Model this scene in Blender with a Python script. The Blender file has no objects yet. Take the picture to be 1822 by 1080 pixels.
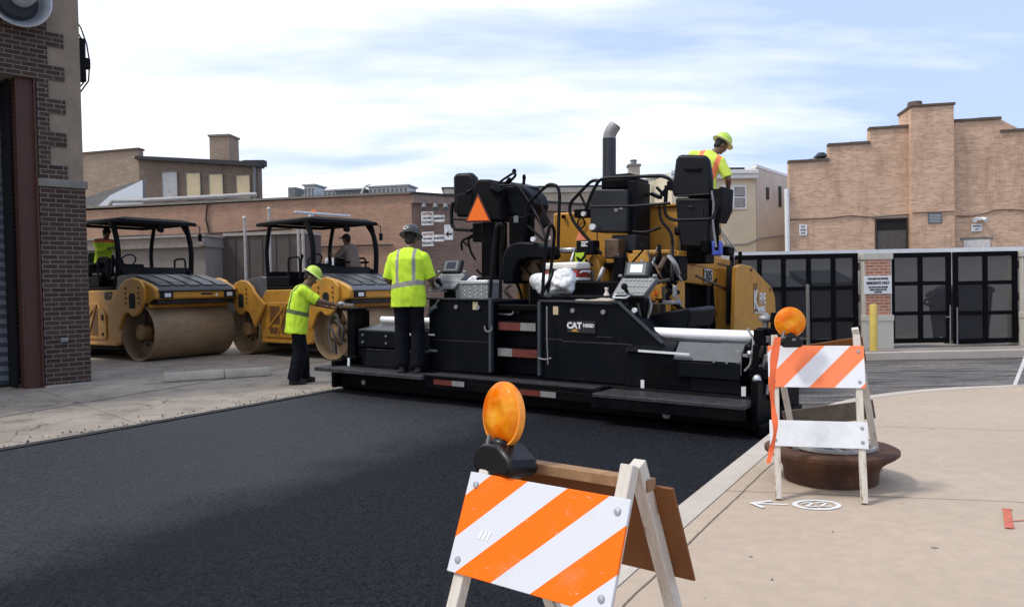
import bpy, bmesh, math, random
from mathutils import Vector, Matrix, Euler, noise
random.seed(7)
SC = bpy.context.scene
COL = SC.collection
PI = math.pi
def R(d): return math.radians(d)
V = Vector

# ---------------------------------------------------------------- camera (photo 1822 x 1080)
FPX = 1400.0; CX = 911.0; CY = 540.0
CAMH = 1.42; PITCH = math.atan(30/1400.0); ROLL = 0.02
_F = V((0, math.cos(PITCH), -math.sin(PITCH))); _U0 = V((0, math.sin(PITCH), math.cos(PITCH))); _R0 = V((1, 0, 0))
CR = math.cos(ROLL)*_R0 - math.sin(ROLL)*_U0
CU = math.sin(ROLL)*_R0 + math.cos(ROLL)*_U0
CO = V((0, 0, CAMH))
def ray(px, py): return _F + CR*((px-CX)/FPX) - CU*((py-CY)/FPX)
def G(px, py, z=0.0):                      # where a line of sight meets the level z
    d = ray(px, py); return CO + d*((z-CO.z)/d.z)
def A(px, py, Y):                          # the point at depth Y
    d = ray(px, py); return CO + d*(Y/d.y)
cam = bpy.data.cameras.new('camera'); camo = bpy.data.objects.new('camera', cam); COL.objects.link(camo)
camo.matrix_world = Matrix(((CR.x, CU.x, -_F.x, 0), (CR.y, CU.y, -_F.y, 0), (CR.z, CU.z, -_F.z, CAMH), (0, 0, 0, 1)))
cam.sensor_width = 36; cam.lens = FPX/1822*36; cam.clip_end = 3000; cam.clip_start = 0.05
SC.camera = camo

class Frame:                               # a placed local frame: x right, y forward, z up
    def __init__(s, o, M): s.o = V(o); s.M = M
    def w(s, p): return s.o + s.M @ V(p)
    def _t(s, px, py): return s.M.transposed() @ (CO-s.o), s.M.transposed() @ ray(px, py)
    def Y(s, px, py, ly):
        a, d = s._t(px, py); return a + d*((ly-a.y)/d.y)
    def X(s, px, py, lx):
        a, d = s._t(px, py); return a + d*((lx-a.x)/d.x)
    def Z(s, px, py, lz):
        a, d = s._t(px, py); return a + d*((lz-a.z)/d.z)
    def apply(s, o):
        o.location = s.o; o.rotation_euler = s.M.to_euler()

# ---------------------------------------------------------------- materials
MATS = {}
def nd(nt, t, **kw):
    n = nt.nodes.new(t)
    for k, v in kw.items(): setattr(n, k, v)
    return n
def math_(nt, op, a, b=None, clamp=False):
    n = nd(nt, 'ShaderNodeMath', operation=op); n.use_clamp = clamp
    for i, x in enumerate((a, b)):
        if x is None: continue
        if isinstance(x, (int, float)): n.inputs[i].default_value = x
        else: nt.links.new(x, n.inputs[i])
    return n.outputs[0]
def mixc(nt, f, a, b, mode='MIX'):
    n = nd(nt, 'ShaderNodeMix', data_type='RGBA', blend_type=mode)
    for i, x in ((0, f), (6, a), (7, b)):
        if isinstance(x, (int, float)): n.inputs[i].default_value = x
        elif isinstance(x, tuple): n.inputs[i].default_value = (*x[:3], 1)
        else: nt.links.new(x, n.inputs[i])
    return n.outputs[2]
def noisen(nt, vec, scale, detail=4, rough=.6, stretch=None):
    if stretch:
        m = nd(nt, 'ShaderNodeMapping'); m.inputs['Scale'].default_value = stretch
        nt.links.new(vec, m.inputs[0]); vec = m.outputs[0]
    n = nd(nt, 'ShaderNodeTexNoise'); n.inputs['Scale'].default_value = scale
    n.inputs['Detail'].default_value = detail; n.inputs['Roughness'].default_value = rough
    nt.links.new(vec, n.inputs['Vector']); return n.outputs['Fac']
def ramp(nt, f, stops):
    n = nd(nt, 'ShaderNodeValToRGB'); e = n.color_ramp.elements
    while len(e) < len(stops): e.new(.5)
    for i, (p, c) in enumerate(stops):
        e[i].position = p; e[i].color = (c, c, c, 1) if isinstance(c, (int, float)) else (*c[:3], 1)
    nt.links.new(f, n.inputs[0]); return n.outputs[0]
def newmat(name):
    m = bpy.data.materials.new(name); m.use_nodes = True; nt = m.node_tree; MATS[name] = m
    b = nt.nodes['Principled BSDF']
    tc = nd(nt, 'ShaderNodeTexCoord').outputs['Object']
    return m, nt, b, tc
def bumpn(nt, h, b, strength=.3, dist=.01):
    n = nd(nt, 'ShaderNodeBump'); n.inputs['Strength'].default_value = strength; n.inputs['Distance'].default_value = dist
    nt.links.new(h, n.inputs['Height']); nt.links.new(n.outputs[0], b.inputs['Normal']); return n
def pm(name, col, rough=.6, metal=0., var=.2, scale=6., dirt=None, dscale=2.5, damt=.5, bump=0., bscale=60., spec=.5, coat=0.):
    """painted / plain surface with mottling, an optional coat of grime, and a fine grain"""
    m, nt, b, tc = newmat(name)
    n1 = noisen(nt, tc, scale, 6, .65)
    lo = tuple(c*(1-var) for c in col); hi = tuple(min(1, c*(1+var)) for c in col)
    c = mixc(nt, ramp(nt, n1, [(.3, 0.), (.7, 1.)]), lo, hi)
    if dirt:
        n2 = noisen(nt, tc, dscale, 8, .7)
        f = math_(nt, 'MULTIPLY', ramp(nt, n2, [(.45, 0.), (.68, 1.)]), damt)
        c = mixc(nt, f, c, dirt)
    nt.links.new(c, b.inputs['Base Color'])
    r = math_(nt, 'ADD', math_(nt, 'MULTIPLY', n1, .25), rough-.12, True)
    nt.links.new(r, b.inputs['Roughness']); b.inputs['Metallic'].default_value = metal
    b.inputs['Specular IOR Level'].default_value = spec; b.inputs['Coat Weight'].default_value = coat
    if bump: bumpn(nt, noisen(nt, tc, bscale, 4), b, bump, .01)
    return m
def brick_mat(name, c1, c2, mortar, bw=.2, bh=.067, ms=.008, rough=.9, stain=None, stain_amt=.4, blotch=.35, msmooth=.1, pale=None):
    m, nt, b, tc = newmat(name)
    s = nd(nt, 'ShaderNodeSeparateXYZ'); nt.links.new(tc, s.inputs[0])
    u = math_(nt, 'ADD', s.outputs[0], s.outputs[1])
    cb = nd(nt, 'ShaderNodeCombineXYZ'); nt.links.new(u, cb.inputs[0]); nt.links.new(s.outputs[2], cb.inputs[1])
    bt = nd(nt, 'ShaderNodeTexBrick'); nt.links.new(cb.outputs[0], bt.inputs['Vector'])
    bt.inputs['Color1'].default_value = (*c1, 1); bt.inputs['Color2'].default_value = (*c2, 1); bt.inputs['Mortar'].default_value = (*mortar, 1)
    bt.inputs['Scale'].default_value = 1; bt.inputs['Mortar Size'].default_value = ms; bt.inputs['Brick Width'].default_value = bw
    bt.inputs['Row Height'].default_value = bh; bt.inputs['Mortar Smooth'].default_value = msmooth; bt.inputs['Bias'].default_value = 0.
    c = bt.outputs['Color']
    n = noisen(nt, tc, 1.1, 8, .7)
    c = mixc(nt, math_(nt, 'MULTIPLY', ramp(nt, n, [(.35, 1.), (.65, 0.)]), blotch), c, tuple(x*.55 for x in c1))
    n3 = noisen(nt, cb.outputs[0], 3., 6, .7, (.5, 3., 1))
    if pale: c = mixc(nt, math_(nt, 'MULTIPLY', ramp(nt, n3, [(.52, 0.), (.66, 1.)]), .6), c, pale)
    if stain:
        n2 = noisen(nt, cb.outputs[0], .8, 8, .75, (1.6, .35, 1))
        c = mixc(nt, math_(nt, 'MULTIPLY', ramp(nt, n2, [(.5, 0.), (.7, 1.)]), stain_amt), c, stain)
    nt.links.new(c, b.inputs['Base Color']); b.inputs['Roughness'].default_value = rough; b.inputs['Specular IOR Level'].default_value = .25
    h = math_(nt, 'ADD', math_(nt, 'MULTIPLY', bt.outputs['Fac'], -1.), math_(nt, 'MULTIPLY', noisen(nt, tc, 40, 3), .5))
    bumpn(nt, h, b, .6, .012)
    return m

# ---------------------------------------------------------------- mesh building
class MB:
    def __init__(s): s.v = []; s.f = []; s.m = []; s.mi = 0
    def add(s, vs, fs):
        o = len(s.v); s.v += [tuple(p) for p in vs]; s.f += [tuple(i+o for i in f) for f in fs]; s.m += [s.mi]*len(fs); return s
    def box(s, x0, x1, y0, y1, z0, z1):
        if x0 > x1: x0, x1 = x1, x0
        if y0 > y1: y0, y1 = y1, y0
        if z0 > z1: z0, z1 = z1, z0
        vs = [(x, y, z) for x in (x0, x1) for y in (y0, y1) for z in (z0, z1)]
        return s.add(vs, [(0, 1, 3, 2), (4, 6, 7, 5), (0, 4, 5, 1), (2, 3, 7, 6), (0, 2, 6, 4), (1, 5, 7, 3)])
    def obox(s, c, size, M=None):
        h = [x/2 for x in size]; M = M or Matrix.Identity(3); c = V(c)
        vs = [c + M @ V((x*h[0], y*h[1], z*h[2])) for x in (-1, 1) for y in (-1, 1) for z in (-1, 1)]
        return s.add(vs, [(0, 1, 3, 2), (4, 6, 7, 5), (0, 4, 5, 1), (2, 3, 7, 6), (0, 2, 6, 4), (1, 5, 7, 3)])
    def bar(s, p, q, w, h, up=(0, 0, 1)):
        p, q = V(p), V(q); d = (q-p); L = d.length; d.normalize(); u = V(up)
        if abs(d.dot(u)) > .98: u = V((0, 1, 0))
        sx = d.cross(u).normalized(); sz = sx.cross(d).normalized()
        M = Matrix((sx, d, sz)).transposed()
        return s.obox((p+q)/2, (w, L, h), M)
    def prism(s, poly, plane, a, b):
        f = {'xz': lambda p, t: (p[0], t, p[1]), 'yz': lambda p, t: (t, p[0], p[1]), 'xy': lambda p, t: (p[0], p[1], t)}[plane]
        n = len(poly); vs = [f(p, a) for p in poly] + [f(p, b) for p in poly]
        return s.add(vs, [tuple(range(n)), tuple(range(2*n-1, n-1, -1))] + [(i, i+n, (i+1) % n+n, (i+1) % n) for i in range(n)])
    def hull2(s, A_, B_):
        n = len(A_)
        return s.add(list(A_)+list(B_), [tuple(range(n)), tuple(range(2*n-1, n-1, -1))] + [(i, i+n, (i+1) % n+n, (i+1) % n) for i in range(n)])
    def cyl(s, p, q, r0, r1=None, seg=16, cap=True):
        r1 = r0 if r1 is None else r1
        p, q = V(p), V(q); d = (q-p).normalized(); u = V((0, 0, 1)) if abs(d.z) < .9 else V((1, 0, 0))
        a = d.cross(u).normalized(); b = d.cross(a)
        vs = [c + (a*math.cos(2*PI*i/seg)+b*math.sin(2*PI*i/seg))*r for c, r in ((p, r0), (q, r1)) for i in range(seg)]
        fs = [(i, (i+1) % seg, (i+1) % seg+seg, i+seg) for i in range(seg)]
        if cap: fs += [tuple(range(seg-1, -1, -1)), tuple(range(seg, 2*seg))]
        return s.add(vs, fs)
    def tube(s, pts, r, seg=8, closed=False):
        pts = [V(p) for p in pts]; n = len(pts); rings = []
        d0 = (pts[1]-pts[0]).normalized(); u = V((0, 0, 1)) if abs(d0.z) < .9 else V((1, 0, 0)); a = d0.cross(u).normalized()
        for i, p in enumerate(pts):
            if closed: t = (pts[(i+1) % n]-pts[i-1]).normalized()
            else: t = ((pts[min(i+1, n-1)]-pts[max(i-1, 0)])).normalized()
            a = (a - t*a.dot(t)).normalized(); b = t.cross(a)
            rr = r[i] if isinstance(r, (list, tuple)) else r
            rings.append([p+(a*math.cos(2*PI*k/seg)+b*math.sin(2*PI*k/seg))*rr for k in range(seg)])
        vs = [x for g in rings for x in g]; fs = []
        for i in range(n if closed else n-1):
            j = (i+1) % n
            for k in range(seg): fs.append((i*seg+k, i*seg+(k+1) % seg, j*seg+(k+1) % seg, j*seg+k))
        if not closed: fs += [tuple(range(seg-1, -1, -1)), tuple(range((n-1)*seg, n*seg))]
        return s.add(vs, fs)
    def lathe(s, prof, o=(0, 0, 0), ax=(0, 0, 1), seg=24, closed=False):
        o = V(o); d = V(ax).normalized(); u = V((0, 0, 1)) if abs(d.z) < .9 else V((1, 0, 0)); a = d.cross(u).normalized(); b = d.cross(a)
        vs = [o+d*z+(a*math.cos(2*PI*k/seg)+b*math.sin(2*PI*k/seg))*max(r, .0004) for r, z in prof for k in range(seg)]
        n = len(prof); fs = []
        for i in range(n if closed else n-1):
            j = (i+1) % n
            for k in range(seg): fs.append((i*seg+k, i*seg+(k+1) % seg, j*seg+(k+1) % seg, j*seg+k))
        if not closed: fs += [tuple(range(seg-1, -1, -1)), tuple(range((n-1)*seg, n*seg))]
        return s.add(vs, fs)
    def ell(s, c, r, M=None, seg=16, rings=10):
        c = V(c); M = M or Matrix.Identity(3); vs = [c+M @ V((0, 0, r[2]))]
        for i in range(1, rings):
            t = PI*i/rings
            for k in range(seg): vs.append(c+M @ V((r[0]*math.sin(t)*math.cos(2*PI*k/seg), r[1]*math.sin(t)*math.sin(2*PI*k/seg), r[2]*math.cos(t))))
        vs.append(c+M @ V((0, 0, -r[2]))); fs = [(0, 1+k, 1+(k+1) % seg) for k in range(seg)]
        for i in range(rings-2):
            for k in range(seg): fs.append((1+i*seg+k, 1+(i+1)*seg+k, 1+(i+1)*seg+(k+1) % seg, 1+i*seg+(k+1) % seg))
        e = len(vs)-1; b0 = 1+(rings-2)*seg
        fs += [(e, b0+(k+1) % seg, b0+k) for k in range(seg)]
        return s.add(vs, fs)
    def sheet(s, poly, z): return s.add([(p[0], p[1], z) for p in poly], [tuple(range(len(poly)))])
    def build(s, name, mat, parent=None, bevel=0., smooth=35, seg=2):
        me = bpy.data.meshes.new(name); me.from_pydata(s.v, [], s.f)
        for m in (mat if isinstance(mat, (list, tuple)) else [mat]): me.materials.append(m)
        for p, i in zip(me.polygons, s.m): p.material_index = i
        bm = bmesh.new(); bm.from_mesh(me); bmesh.ops.recalc_face_normals(bm, faces=bm.faces); bm.to_mesh(me); bm.free()
        if smooth: me.shade_smooth(); me.set_sharp_from_angle(angle=R(smooth))
        o = bpy.data.objects.new(name, me); COL.objects.link(o)
        if parent: o.parent = parent
        if bevel:
            b = o.modifiers.new('bevel', 'BEVEL'); b.width = bevel; b.segments = seg; b.limit_method = 'ANGLE'; b.angle_limit = R(40)
        return o
def rounded(pts, r, n=4):
    pts = [V(p) for p in pts]; out = [pts[0]]
    for i in range(1, len(pts)-1):
        p = pts[i]; a = (pts[i-1]-p); b = (pts[i+1]-p); q = min(r, a.length*.45, b.length*.45)
        a = p+a.normalized()*q; b = p+b.normalized()*q
        for k in range(n+1):
            t = k/n; out.append(a*(1-t)**2+p*2*t*(1-t)+b*t*t)
    return out+[pts[-1]]
def tag(o, label=None, cat=None, group=None, kind=None):
    if label: o['label'] = label
    if cat: o['category'] = cat
    if group: o['group'] = group
    if kind: o['kind'] = kind
    return o
def empty(name, loc=(0, 0, 0), rz=0., label=None, cat=None, group=None):
    o = bpy.data.objects.new(name, None); COL.objects.link(o); o.empty_display_size = .2
    o.location = loc; o.rotation_euler = (0, 0, rz); return tag(o, label, cat, group)
KIDS = {}
def copy_tree(o, parent=None):
    c = o.copy(); COL.objects.link(c)
    if parent: c.parent = parent
    for ch in [x for x in COL.objects if x.parent == o]: copy_tree(ch, c)
    return c
def text(name, s, size, mat, parent, M4, ext=.002, bold=.0, sx=1., align='CENTER'):
    cu = bpy.data.curves.new(name, 'FONT'); cu.body = s; cu.size = size; cu.extrude = ext; cu.offset = bold
    cu.align_x = align; cu.align_y = 'CENTER'; cu.resolution_u = 2
    t = bpy.data.objects.new('tmp', cu); COL.objects.link(t)
    bpy.context.view_layer.update()
    me = bpy.data.meshes.new_from_object(t.evaluated_get(bpy.context.evaluated_depsgraph_get()))
    bpy.data.objects.remove(t); me.transform(Matrix.Diagonal((sx, 1, 1, 1))); me.transform(M4)
    me.materials.clear(); me.materials.append(mat)
    o = bpy.data.objects.new(name, me); COL.objects.link(o); o.parent = parent; return o
def facing(p, right, up):                  # a 4x4 that stands text at p reading along right
    r = V(right).normalized(); u = V(up).normalized(); n = r.cross(u)
    return Matrix(((r.x, u.x, n.x, p[0]), (r.y, u.y, n.y, p[1]), (r.z, u.z, n.z, p[2]), (0, 0, 0, 1)))

# ---------------------------------------------------------------- shared materials
black = pm('black_paint', (.005, .0055, .008), .42, var=.3, scale=5, dirt=(.02, .018, .016), damt=.25, spec=.15)
blackmat = pm('matt_black', (.005, .005, .0065), .7, var=.25, bump=.2, spec=.15)
blackrub = pm('black_rubber', (.009, .009, .011), .8, bump=.3, spec=.2)
darkgrey = pm('dark_grey_plastic', (.02, .022, .028), .5, var=.15, spec=.3)
greyp = pm('grey_panel', (.13, .14, .15), .5, var=.15)
yellow = pm('machine_yellow', (.56, .27, .035), .42, var=.12, scale=3, dirt=(.2, .1, .03), damt=.5, dscale=3)
chrome = pm('bright_steel', (.75, .76, .78), .22, metal=.9, var=.08)
whitep = pm('white_paint', (.72, .74, .77), .5, var=.06, dirt=(.4, .38, .35), damt=.3, dscale=5)
whitelet = pm('white_lettering', (.75, .75, .75), .6, var=.05)
darklet = pm('dark_lettering', (.02, .02, .025), .6, var=.05)
steel = pm('dull_steel', (.25, .25, .26), .45, metal=.5, var=.2)
alum = pm('aluminium', (.55, .57, .6), .35, metal=.6, var=.1)
redtape = pm('red_tape', (.12, .018, .012), .4, var=.2)  # red lowered so the colour carries the shade on the screed reflectors
orangep = pm('bright_orange', (.95, .17, .01), .5, var=.06)
glassdark = pm('dark_glass', (.02, .022, .03), .12, var=.1)
lens_clear = pm('headlight_glass', (.7, .72, .75), .15, var=.2, scale=40)
# ================================================================ world, sun
w = bpy.data.worlds.new('World'); SC.world = w; w.use_nodes = True; nt = w.node_tree; nt.nodes.clear()
out = nd(nt, 'ShaderNodeOutputWorld'); sky = nd(nt, 'ShaderNodeTexSky', sky_type='NISHITA'); sky.sun_disc = False
SUN_EL = R(58); SUN_AZ = math.atan2(-.9, -.22)     # compass angle of the sun seen from above, measured from +Y
sky.sun_elevation = SUN_EL; sky.sun_rotation = SUN_AZ; sky.air_density = 1.; sky.dust_density = 1.5; sky.ozone_density = 1.
bg1 = nd(nt, 'ShaderNodeBackground'); bg1.inputs[1].default_value = .14
nt.links.new(mixc(nt, .8, sky.outputs[0], (3.55, 4.45, 6.6)), bg1.inputs[0])
tc = nd(nt, 'ShaderNodeTexCoord').outputs['Generated']; sp = nd(nt, 'ShaderNodeSeparateXYZ'); nt.links.new(tc, sp.inputs[0])
den = math_(nt, 'ADD', math_(nt, 'MAXIMUM', sp.outputs[2], 0.), .16)
cb = nd(nt, 'ShaderNodeCombineXYZ'); nt.links.new(math_(nt, 'DIVIDE', sp.outputs[0], den), cb.inputs[0]); nt.links.new(math_(nt, 'DIVIDE', sp.outputs[1], den), cb.inputs[1])
n1 = noisen(nt, cb.outputs[0], .55, 7, .5, (.9, 1.9, 1)); n2 = noisen(nt, cb.outputs[0], 1.7, 6, .6, (.55, 1.5, 1))
f = math_(nt, 'ADD', math_(nt, 'MULTIPLY', n1, .66), math_(nt, 'MULTIPLY', n2, .34))
f = math_(nt, 'ADD', f, math_(nt, 'MULTIPLY', sp.outputs[0], -.17))        # more cloud on the left of the scene
f = ramp(nt, f, [(.40, .0), (.485, .45), (.56, 1.)])
bg2 = nd(nt, 'ShaderNodeBackground'); bg2.inputs[0].default_value = (.95, .97, 1., 1); bg2.inputs[1].default_value = 1.02
mx = nd(nt, 'ShaderNodeMixShader'); nt.links.new(f, mx.inputs[0]); nt.links.new(bg1.outputs[0], mx.inputs[1]); nt.links.new(bg2.outputs[0], mx.inputs[2])
nt.links.new(mx.outputs[0], out.inputs[0])
sl = bpy.data.lights.new('sun', 'SUN'); sl.energy = 1.9; sl.angle = R(8); sl.color = (1, .95, .88)
so = bpy.data.objects.new('sun', sl); COL.objects.link(so)
sd = V((math.sin(SUN_AZ)*math.cos(SUN_EL), math.cos(SUN_AZ)*math.cos(SUN_EL), math.sin(SUN_EL)))
so.rotation_euler = sd.to_track_quat('Z', 'Y').to_euler(); so.location = (-20, -10, 30)
SC.view_settings.view_transform = 'Standard'; SC.view_settings.look = 'None'; SC.view_settings.exposure = .34

# ================================================================ ground
RD = V((math.sin(R(30)), math.cos(R(30)), 0)); RN = V((RD.y, -RD.x, 0))      # along / across the paved lane
E_R = V((2.42, 7.39, 0)); cR = E_R.dot(RN)                                   # kerb edge of the pavement
E_L = V((-2.5, 11.3, 0)); cL = E_L.dot(RN)
SLOPE = .13/(cR-cL)                                                          # lane falls towards the kerb
def lane(a, c, dz=0.): p = RD*a+RN*c; return (p.x, p.y, -.012-SLOPE*(c-cL)+dz)
def linemask(nt, tc, n, c, w):                                               # 1 on a straight line in plan
    d = nd(nt, 'ShaderNodeVectorMath', operation='DOT_PRODUCT'); nt.links.new(tc, d.inputs[0]); d.inputs[1].default_value = n
    x = math_(nt, 'ABSOLUTE', math_(nt, 'SUBTRACT', d.outputs['Value'], c))
    return math_(nt, 'LESS_THAN', x, w)

# fresh asphalt
m, nt, b, tc = newmat('fresh_asphalt')
sepd = nd(nt, 'ShaderNodeVectorMath', operation='DOT_PRODUCT'); nt.links.new(tc, sepd.inputs[0]); sepd.inputs[1].default_value = tuple(RN)
big = noisen(nt, tc, 1.3, 4, .6)
lat = math_(nt, 'ADD', sepd.outputs['Value'], math_(nt, 'MULTIPLY', big, 1.0))
zone = ramp(nt, math_(nt, 'MULTIPLY', math_(nt, 'ADD', lat, 5.2), .5), [(.35, 0.), (.75, 1.)])   # coarser on the kerb side
g = noisen(nt, tc, 44, 3, .85); g2 = noisen(nt, tc, 20, 5, .85)
vo = nd(nt, 'ShaderNodeTexVoronoi'); vo.inputs['Scale'].default_value = 55; nt.links.new(tc, vo.inputs['Vector'])
base = mixc(nt, zone, (.0115, .0125, .0165), (.0068, .0073, .010))
spec_ = ramp(nt, math_(nt, 'ADD', math_(nt, 'MULTIPLY', g, .6), math_(nt, 'MULTIPLY', g2, .4)), [(.42, .15), (.56, 2.6)])
c = mixc(nt, 1., base, spec_, 'MULTIPLY')
stn = ramp(nt, vo.outputs['Distance'], [(.16, 1.), (.26, 0.)])
c = mixc(nt, math_(nt, 'MULTIPLY', math_(nt, 'MULTIPLY', stn, zone), math_(nt, 'GREATER_THAN', g2, .52)), c, (.030, .031, .037))
c = mixc(nt, math_(nt, 'MULTIPLY', ramp(nt, noisen(nt, tc, .8, 5, .6), [(.4, 0.), (.65, 1.)]), .35), c, (.011, .012, .0155))
nt.links.new(c, b.inputs['Base Color'])
nt.links.new(ramp(nt, g2, [(.3, .62), (.7, .86)]), b.inputs['Roughness'])
nt.links.new(math_(nt, 'SUBTRACT', .36, math_(nt, 'MULTIPLY', zone, .25)), b.inputs['Specular IOR Level'])
hh = math_(nt, 'ADD', math_(nt, 'MULTIPLY', vo.outputs['Distance'], .8), g)
bb = bumpn(nt, hh, b, .5, .012); nt.links.new(math_(nt, 'ADD', math_(nt, 'MULTIPLY', zone, .6), .22), bb.inputs['Strength'])
asphalt = m
# worn concrete of the lot and apron
def concrete(name, col, dark, joints=(), crack=.0, dust=None, sc=1.):
    m, nt, b, tc = newmat(name)
    n1 = noisen(nt, tc, .7*sc, 8, .68); n2 = noisen(nt, tc, 9, 6, .7); n3 = noisen(nt, tc, 120, 2, .6)
    c = mixc(nt, ramp(nt, n1, [(.35, 1.), (.66, 0.)]), col, dark)
    c = mixc(nt, math_(nt, 'MULTIPLY', ramp(nt, n2, [(.4, 1.), (.62, 0.)]), .35), c, tuple(x*.7 for x in col))
    c = mixc(nt, math_(nt, 'MULTIPLY', ramp(nt, n3, [(.35, 1.), (.6, 0.)]), .22), c, tuple(x*.6 for x in col))
    if dust: c = mixc(nt, math_(nt, 'MULTIPLY', ramp(nt, noisen(nt, tc, 2.2, 8, .75), [(.5, 0.), (.62, 1.)]), .7), c, dust)
    if crack:
        vo = nd(nt, 'ShaderNodeTexVoronoi', feature='DISTANCE_TO_EDGE'); vo.inputs['Scale'].default_value = .35
        wp = nd(nt, 'ShaderNodeVectorMath', operation='ADD'); nz = nd(nt, 'ShaderNodeTexNoise'); nz.inputs['Scale'].default_value = 1.6; nz.inputs['Detail'].default_value = 6
        nt.links.new(tc, nz.inputs['Vector']); nt.links.new(tc, wp.inputs[0]); nt.links.new(nz.outputs['Color'], wp.inputs[1]); nt.links.new(wp.outputs[0], vo.inputs['Vector'])
        k = math_(nt, 'LESS_THAN', vo.outputs['Distance'], crack)
        c = mixc(nt, math_(nt, 'MULTIPLY', k, .75), c, (.03, .027, .025))
    sp_ = noisen(nt, tc, 9.3, 2, .5); c = mixc(nt, math_(nt, 'MULTIPLY', ramp(nt, sp_, [(.735, 0.), (.75, 1.)]), .7), c, (.09, .07, .055))
    wob = noisen(nt, tc, 3, 4, .6)
    for (n, cc, wd) in joints:
        d = nd(nt, 'ShaderNodeVectorMath', operation='DOT_PRODUCT'); nt.links.new(tc, d.inputs[0]); d.inputs[1].default_value = tuple(n)
        x = math_(nt, 'ADD', math_(nt, 'SUBTRACT', d.outputs['Value'], cc), math_(nt, 'MULTIPLY', math_(nt, 'SUBTRACT', wob, .5), .03))
        k = math_(nt, 'LESS_THAN', math_(nt, 'ABSOLUTE', x), wd)
        c = mixc(nt, math_(nt, 'MULTIPLY', k, .8), c, (.05, .04, .035))
    nt.links.new(c, b.inputs['Base Color']); b.inputs['Roughness'].default_value = .88; b.inputs['Specular IOR Level'].default_value = .3
    bumpn(nt, math_(nt, 'ADD', n2, math_(nt, 'MULTIPLY', n3, .4)), b, .3, .01)
    return m
def jl(p, q, w):                                                             # joint through two photo ground points
    p, q = G(*p), G(*q); d = (q-p).normalized(); n = V((-d.y, d.x, 0)); return (n, n.dot(p), w)
walk_mat = concrete('sidewalk_concrete', (.49, .395, .31), (.425, .34, .265),
    [jl((1430, 878), (1822, 893), .006), jl((1107, 1080), (1290, 905), .007), jl((1600, 760), (1822, 766), .005)], sc=.8)
kerb_mat = concrete('kerb_concrete', (.56, .50, .44), (.45, .40, .35))
apron_mat = concrete('apron_concrete', (.385, .33, .272), (.225, .198, .168),
    [jl((0, 742), (175, 712), .03), jl((220, 745), (60, 690), .006), jl((0, 893-60), (10, 830), .001)], crack=.0028, dust=(.14, .12, .105))
# milled rough asphalt
m, nt, b, tc = newmat('milled_ground')
n1 = noisen(nt, tc, 2.2, 8, .75, (.35, 2.6, 1)); n2 = noisen(nt, tc, 22, 5, .7)
c = mixc(nt, ramp(nt, n1, [(.38, 0.), (.62, 1.)]), (.028, .027, .029), (.30, .27, .25))
c = mixc(nt, math_(nt, 'MULTIPLY', ramp(nt, n2, [(.4, 1.), (.6, 0.)]), .5), c, (.03, .03, .03))
nt.links.new(c, b.inputs['Base Color']); b.inputs['Roughness'].default_value = .9
bumpn(nt, math_(nt, 'ADD', n1, n2), b, .9, .04); milled = m

mb = MB(); N = 24
mb.sheet([(-900, -300), (900, -300), (900, 2200), (-900, 2200)], -.17)
tag(mb.build('ground', milled, smooth=0), kind='structure')
# paved lane: real sheet, fine grid with slight height noise
a0, a1 = -9., 9.9; mb = MB(); nx, ny = 60, 150
vs = []
for j in range(ny+1):
    for i in range(nx+1):
        x, y, z = lane(a0+(a1-a0)*j/ny, cL+(cR-cL)*i/nx); vs.append((x, y, z+.006*(noise.noise((x*1.3, y*1.3, 0)))+.003*noise.noise((x*6, y*6, 3))))
mb.add(vs, [(j*(nx+1)+i, j*(nx+1)+i+1, (j+1)*(nx+1)+i+1, (j+1)*(nx+1)+i) for j in range(ny) for i in range(nx)])
tag(mb.build('road', asphalt, smooth=180), kind='structure')
# concrete apron and lot on the left
Lp = lambda a, c=cL: (RD*a+RN*c).to_2d()
mb = MB(); poly = [tuple(Lp(-12)), tuple(Lp(60)), (45, 75), (-60, 75), (-60, -12)]
mb.prism(poly, 'xy', -.165, 0.); tag(mb.build('parking_lot', apron_mat, smooth=0), kind='structure')
# ragged lip of asphalt along the lot edge
mb = MB(); pts = []; n = 260; lip = []
for i in range(n+1):
    a = a0+(a1-a0)*i/n; r = noise.noise((a*3.1, 0, 0))*.03+noise.noise((a*14, 5, 0))*.012
    lip.append((lane(a, cL-.035+r, .018), lane(a, cL+.05+r*.4, .012)))
vs = [p for q in lip for p in q]
mb.add(vs, [(2*i, 2*i+1, 2*i+3, 2*i+2) for i in range(n)])
tag(mb.build('road_edge', pm('bitumen_edge', (.02, .02, .022), .8, bump=.5), smooth=180), kind='structure')
# kerb line: straight along the lane, then a curve to the right
kp = [RD*-9+RN*cR, E_R*1.0]
for q in ((1420, 742), (1452, 728), (1488, 716), (1530, 706), (1580, 699), (1640, 693), (1700, 689), (1760, 686.5), (1822, 684), (1960, 681)):
    kp.append(G(*q))
kp += [V((14, kp[-1].y+.2, 0)), V((40, kp[-1].y+.6, 0))]
def off(pts, d):
    out = []
    for i, p in enumerate(pts):
        t = (pts[min(i+1, len(pts)-1)]-pts[max(i-1, 0)]).normalized(); out.append(p+V((t.y, -t.x, 0))*d)
    return out
inn = off(kp, .17); mb = MB()
for i in range(len(kp)-1):
    a, b_, c_, d_ = kp[i], kp[i+1], inn[i+1], inn[i]
    mb.hull2([V((p.x, p.y, -.165)) for p in (a, b_, c_, d_)], [V((p.x, p.y, .003)) for p in (a, b_, c_, d_)])
tag(mb.build('kerb', kerb_mat, bevel=0, smooth=30), kind='structure')
mb = MB(); poly = [(p.x, p.y) for p in off(kp, .176)] + [(40, -12), (inn[0].x, -12)]
mb.prism(poly, 'xy', -.165, 0.); tag(mb.build('sidewalk', walk_mat, smooth=0), kind='structure')

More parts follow.
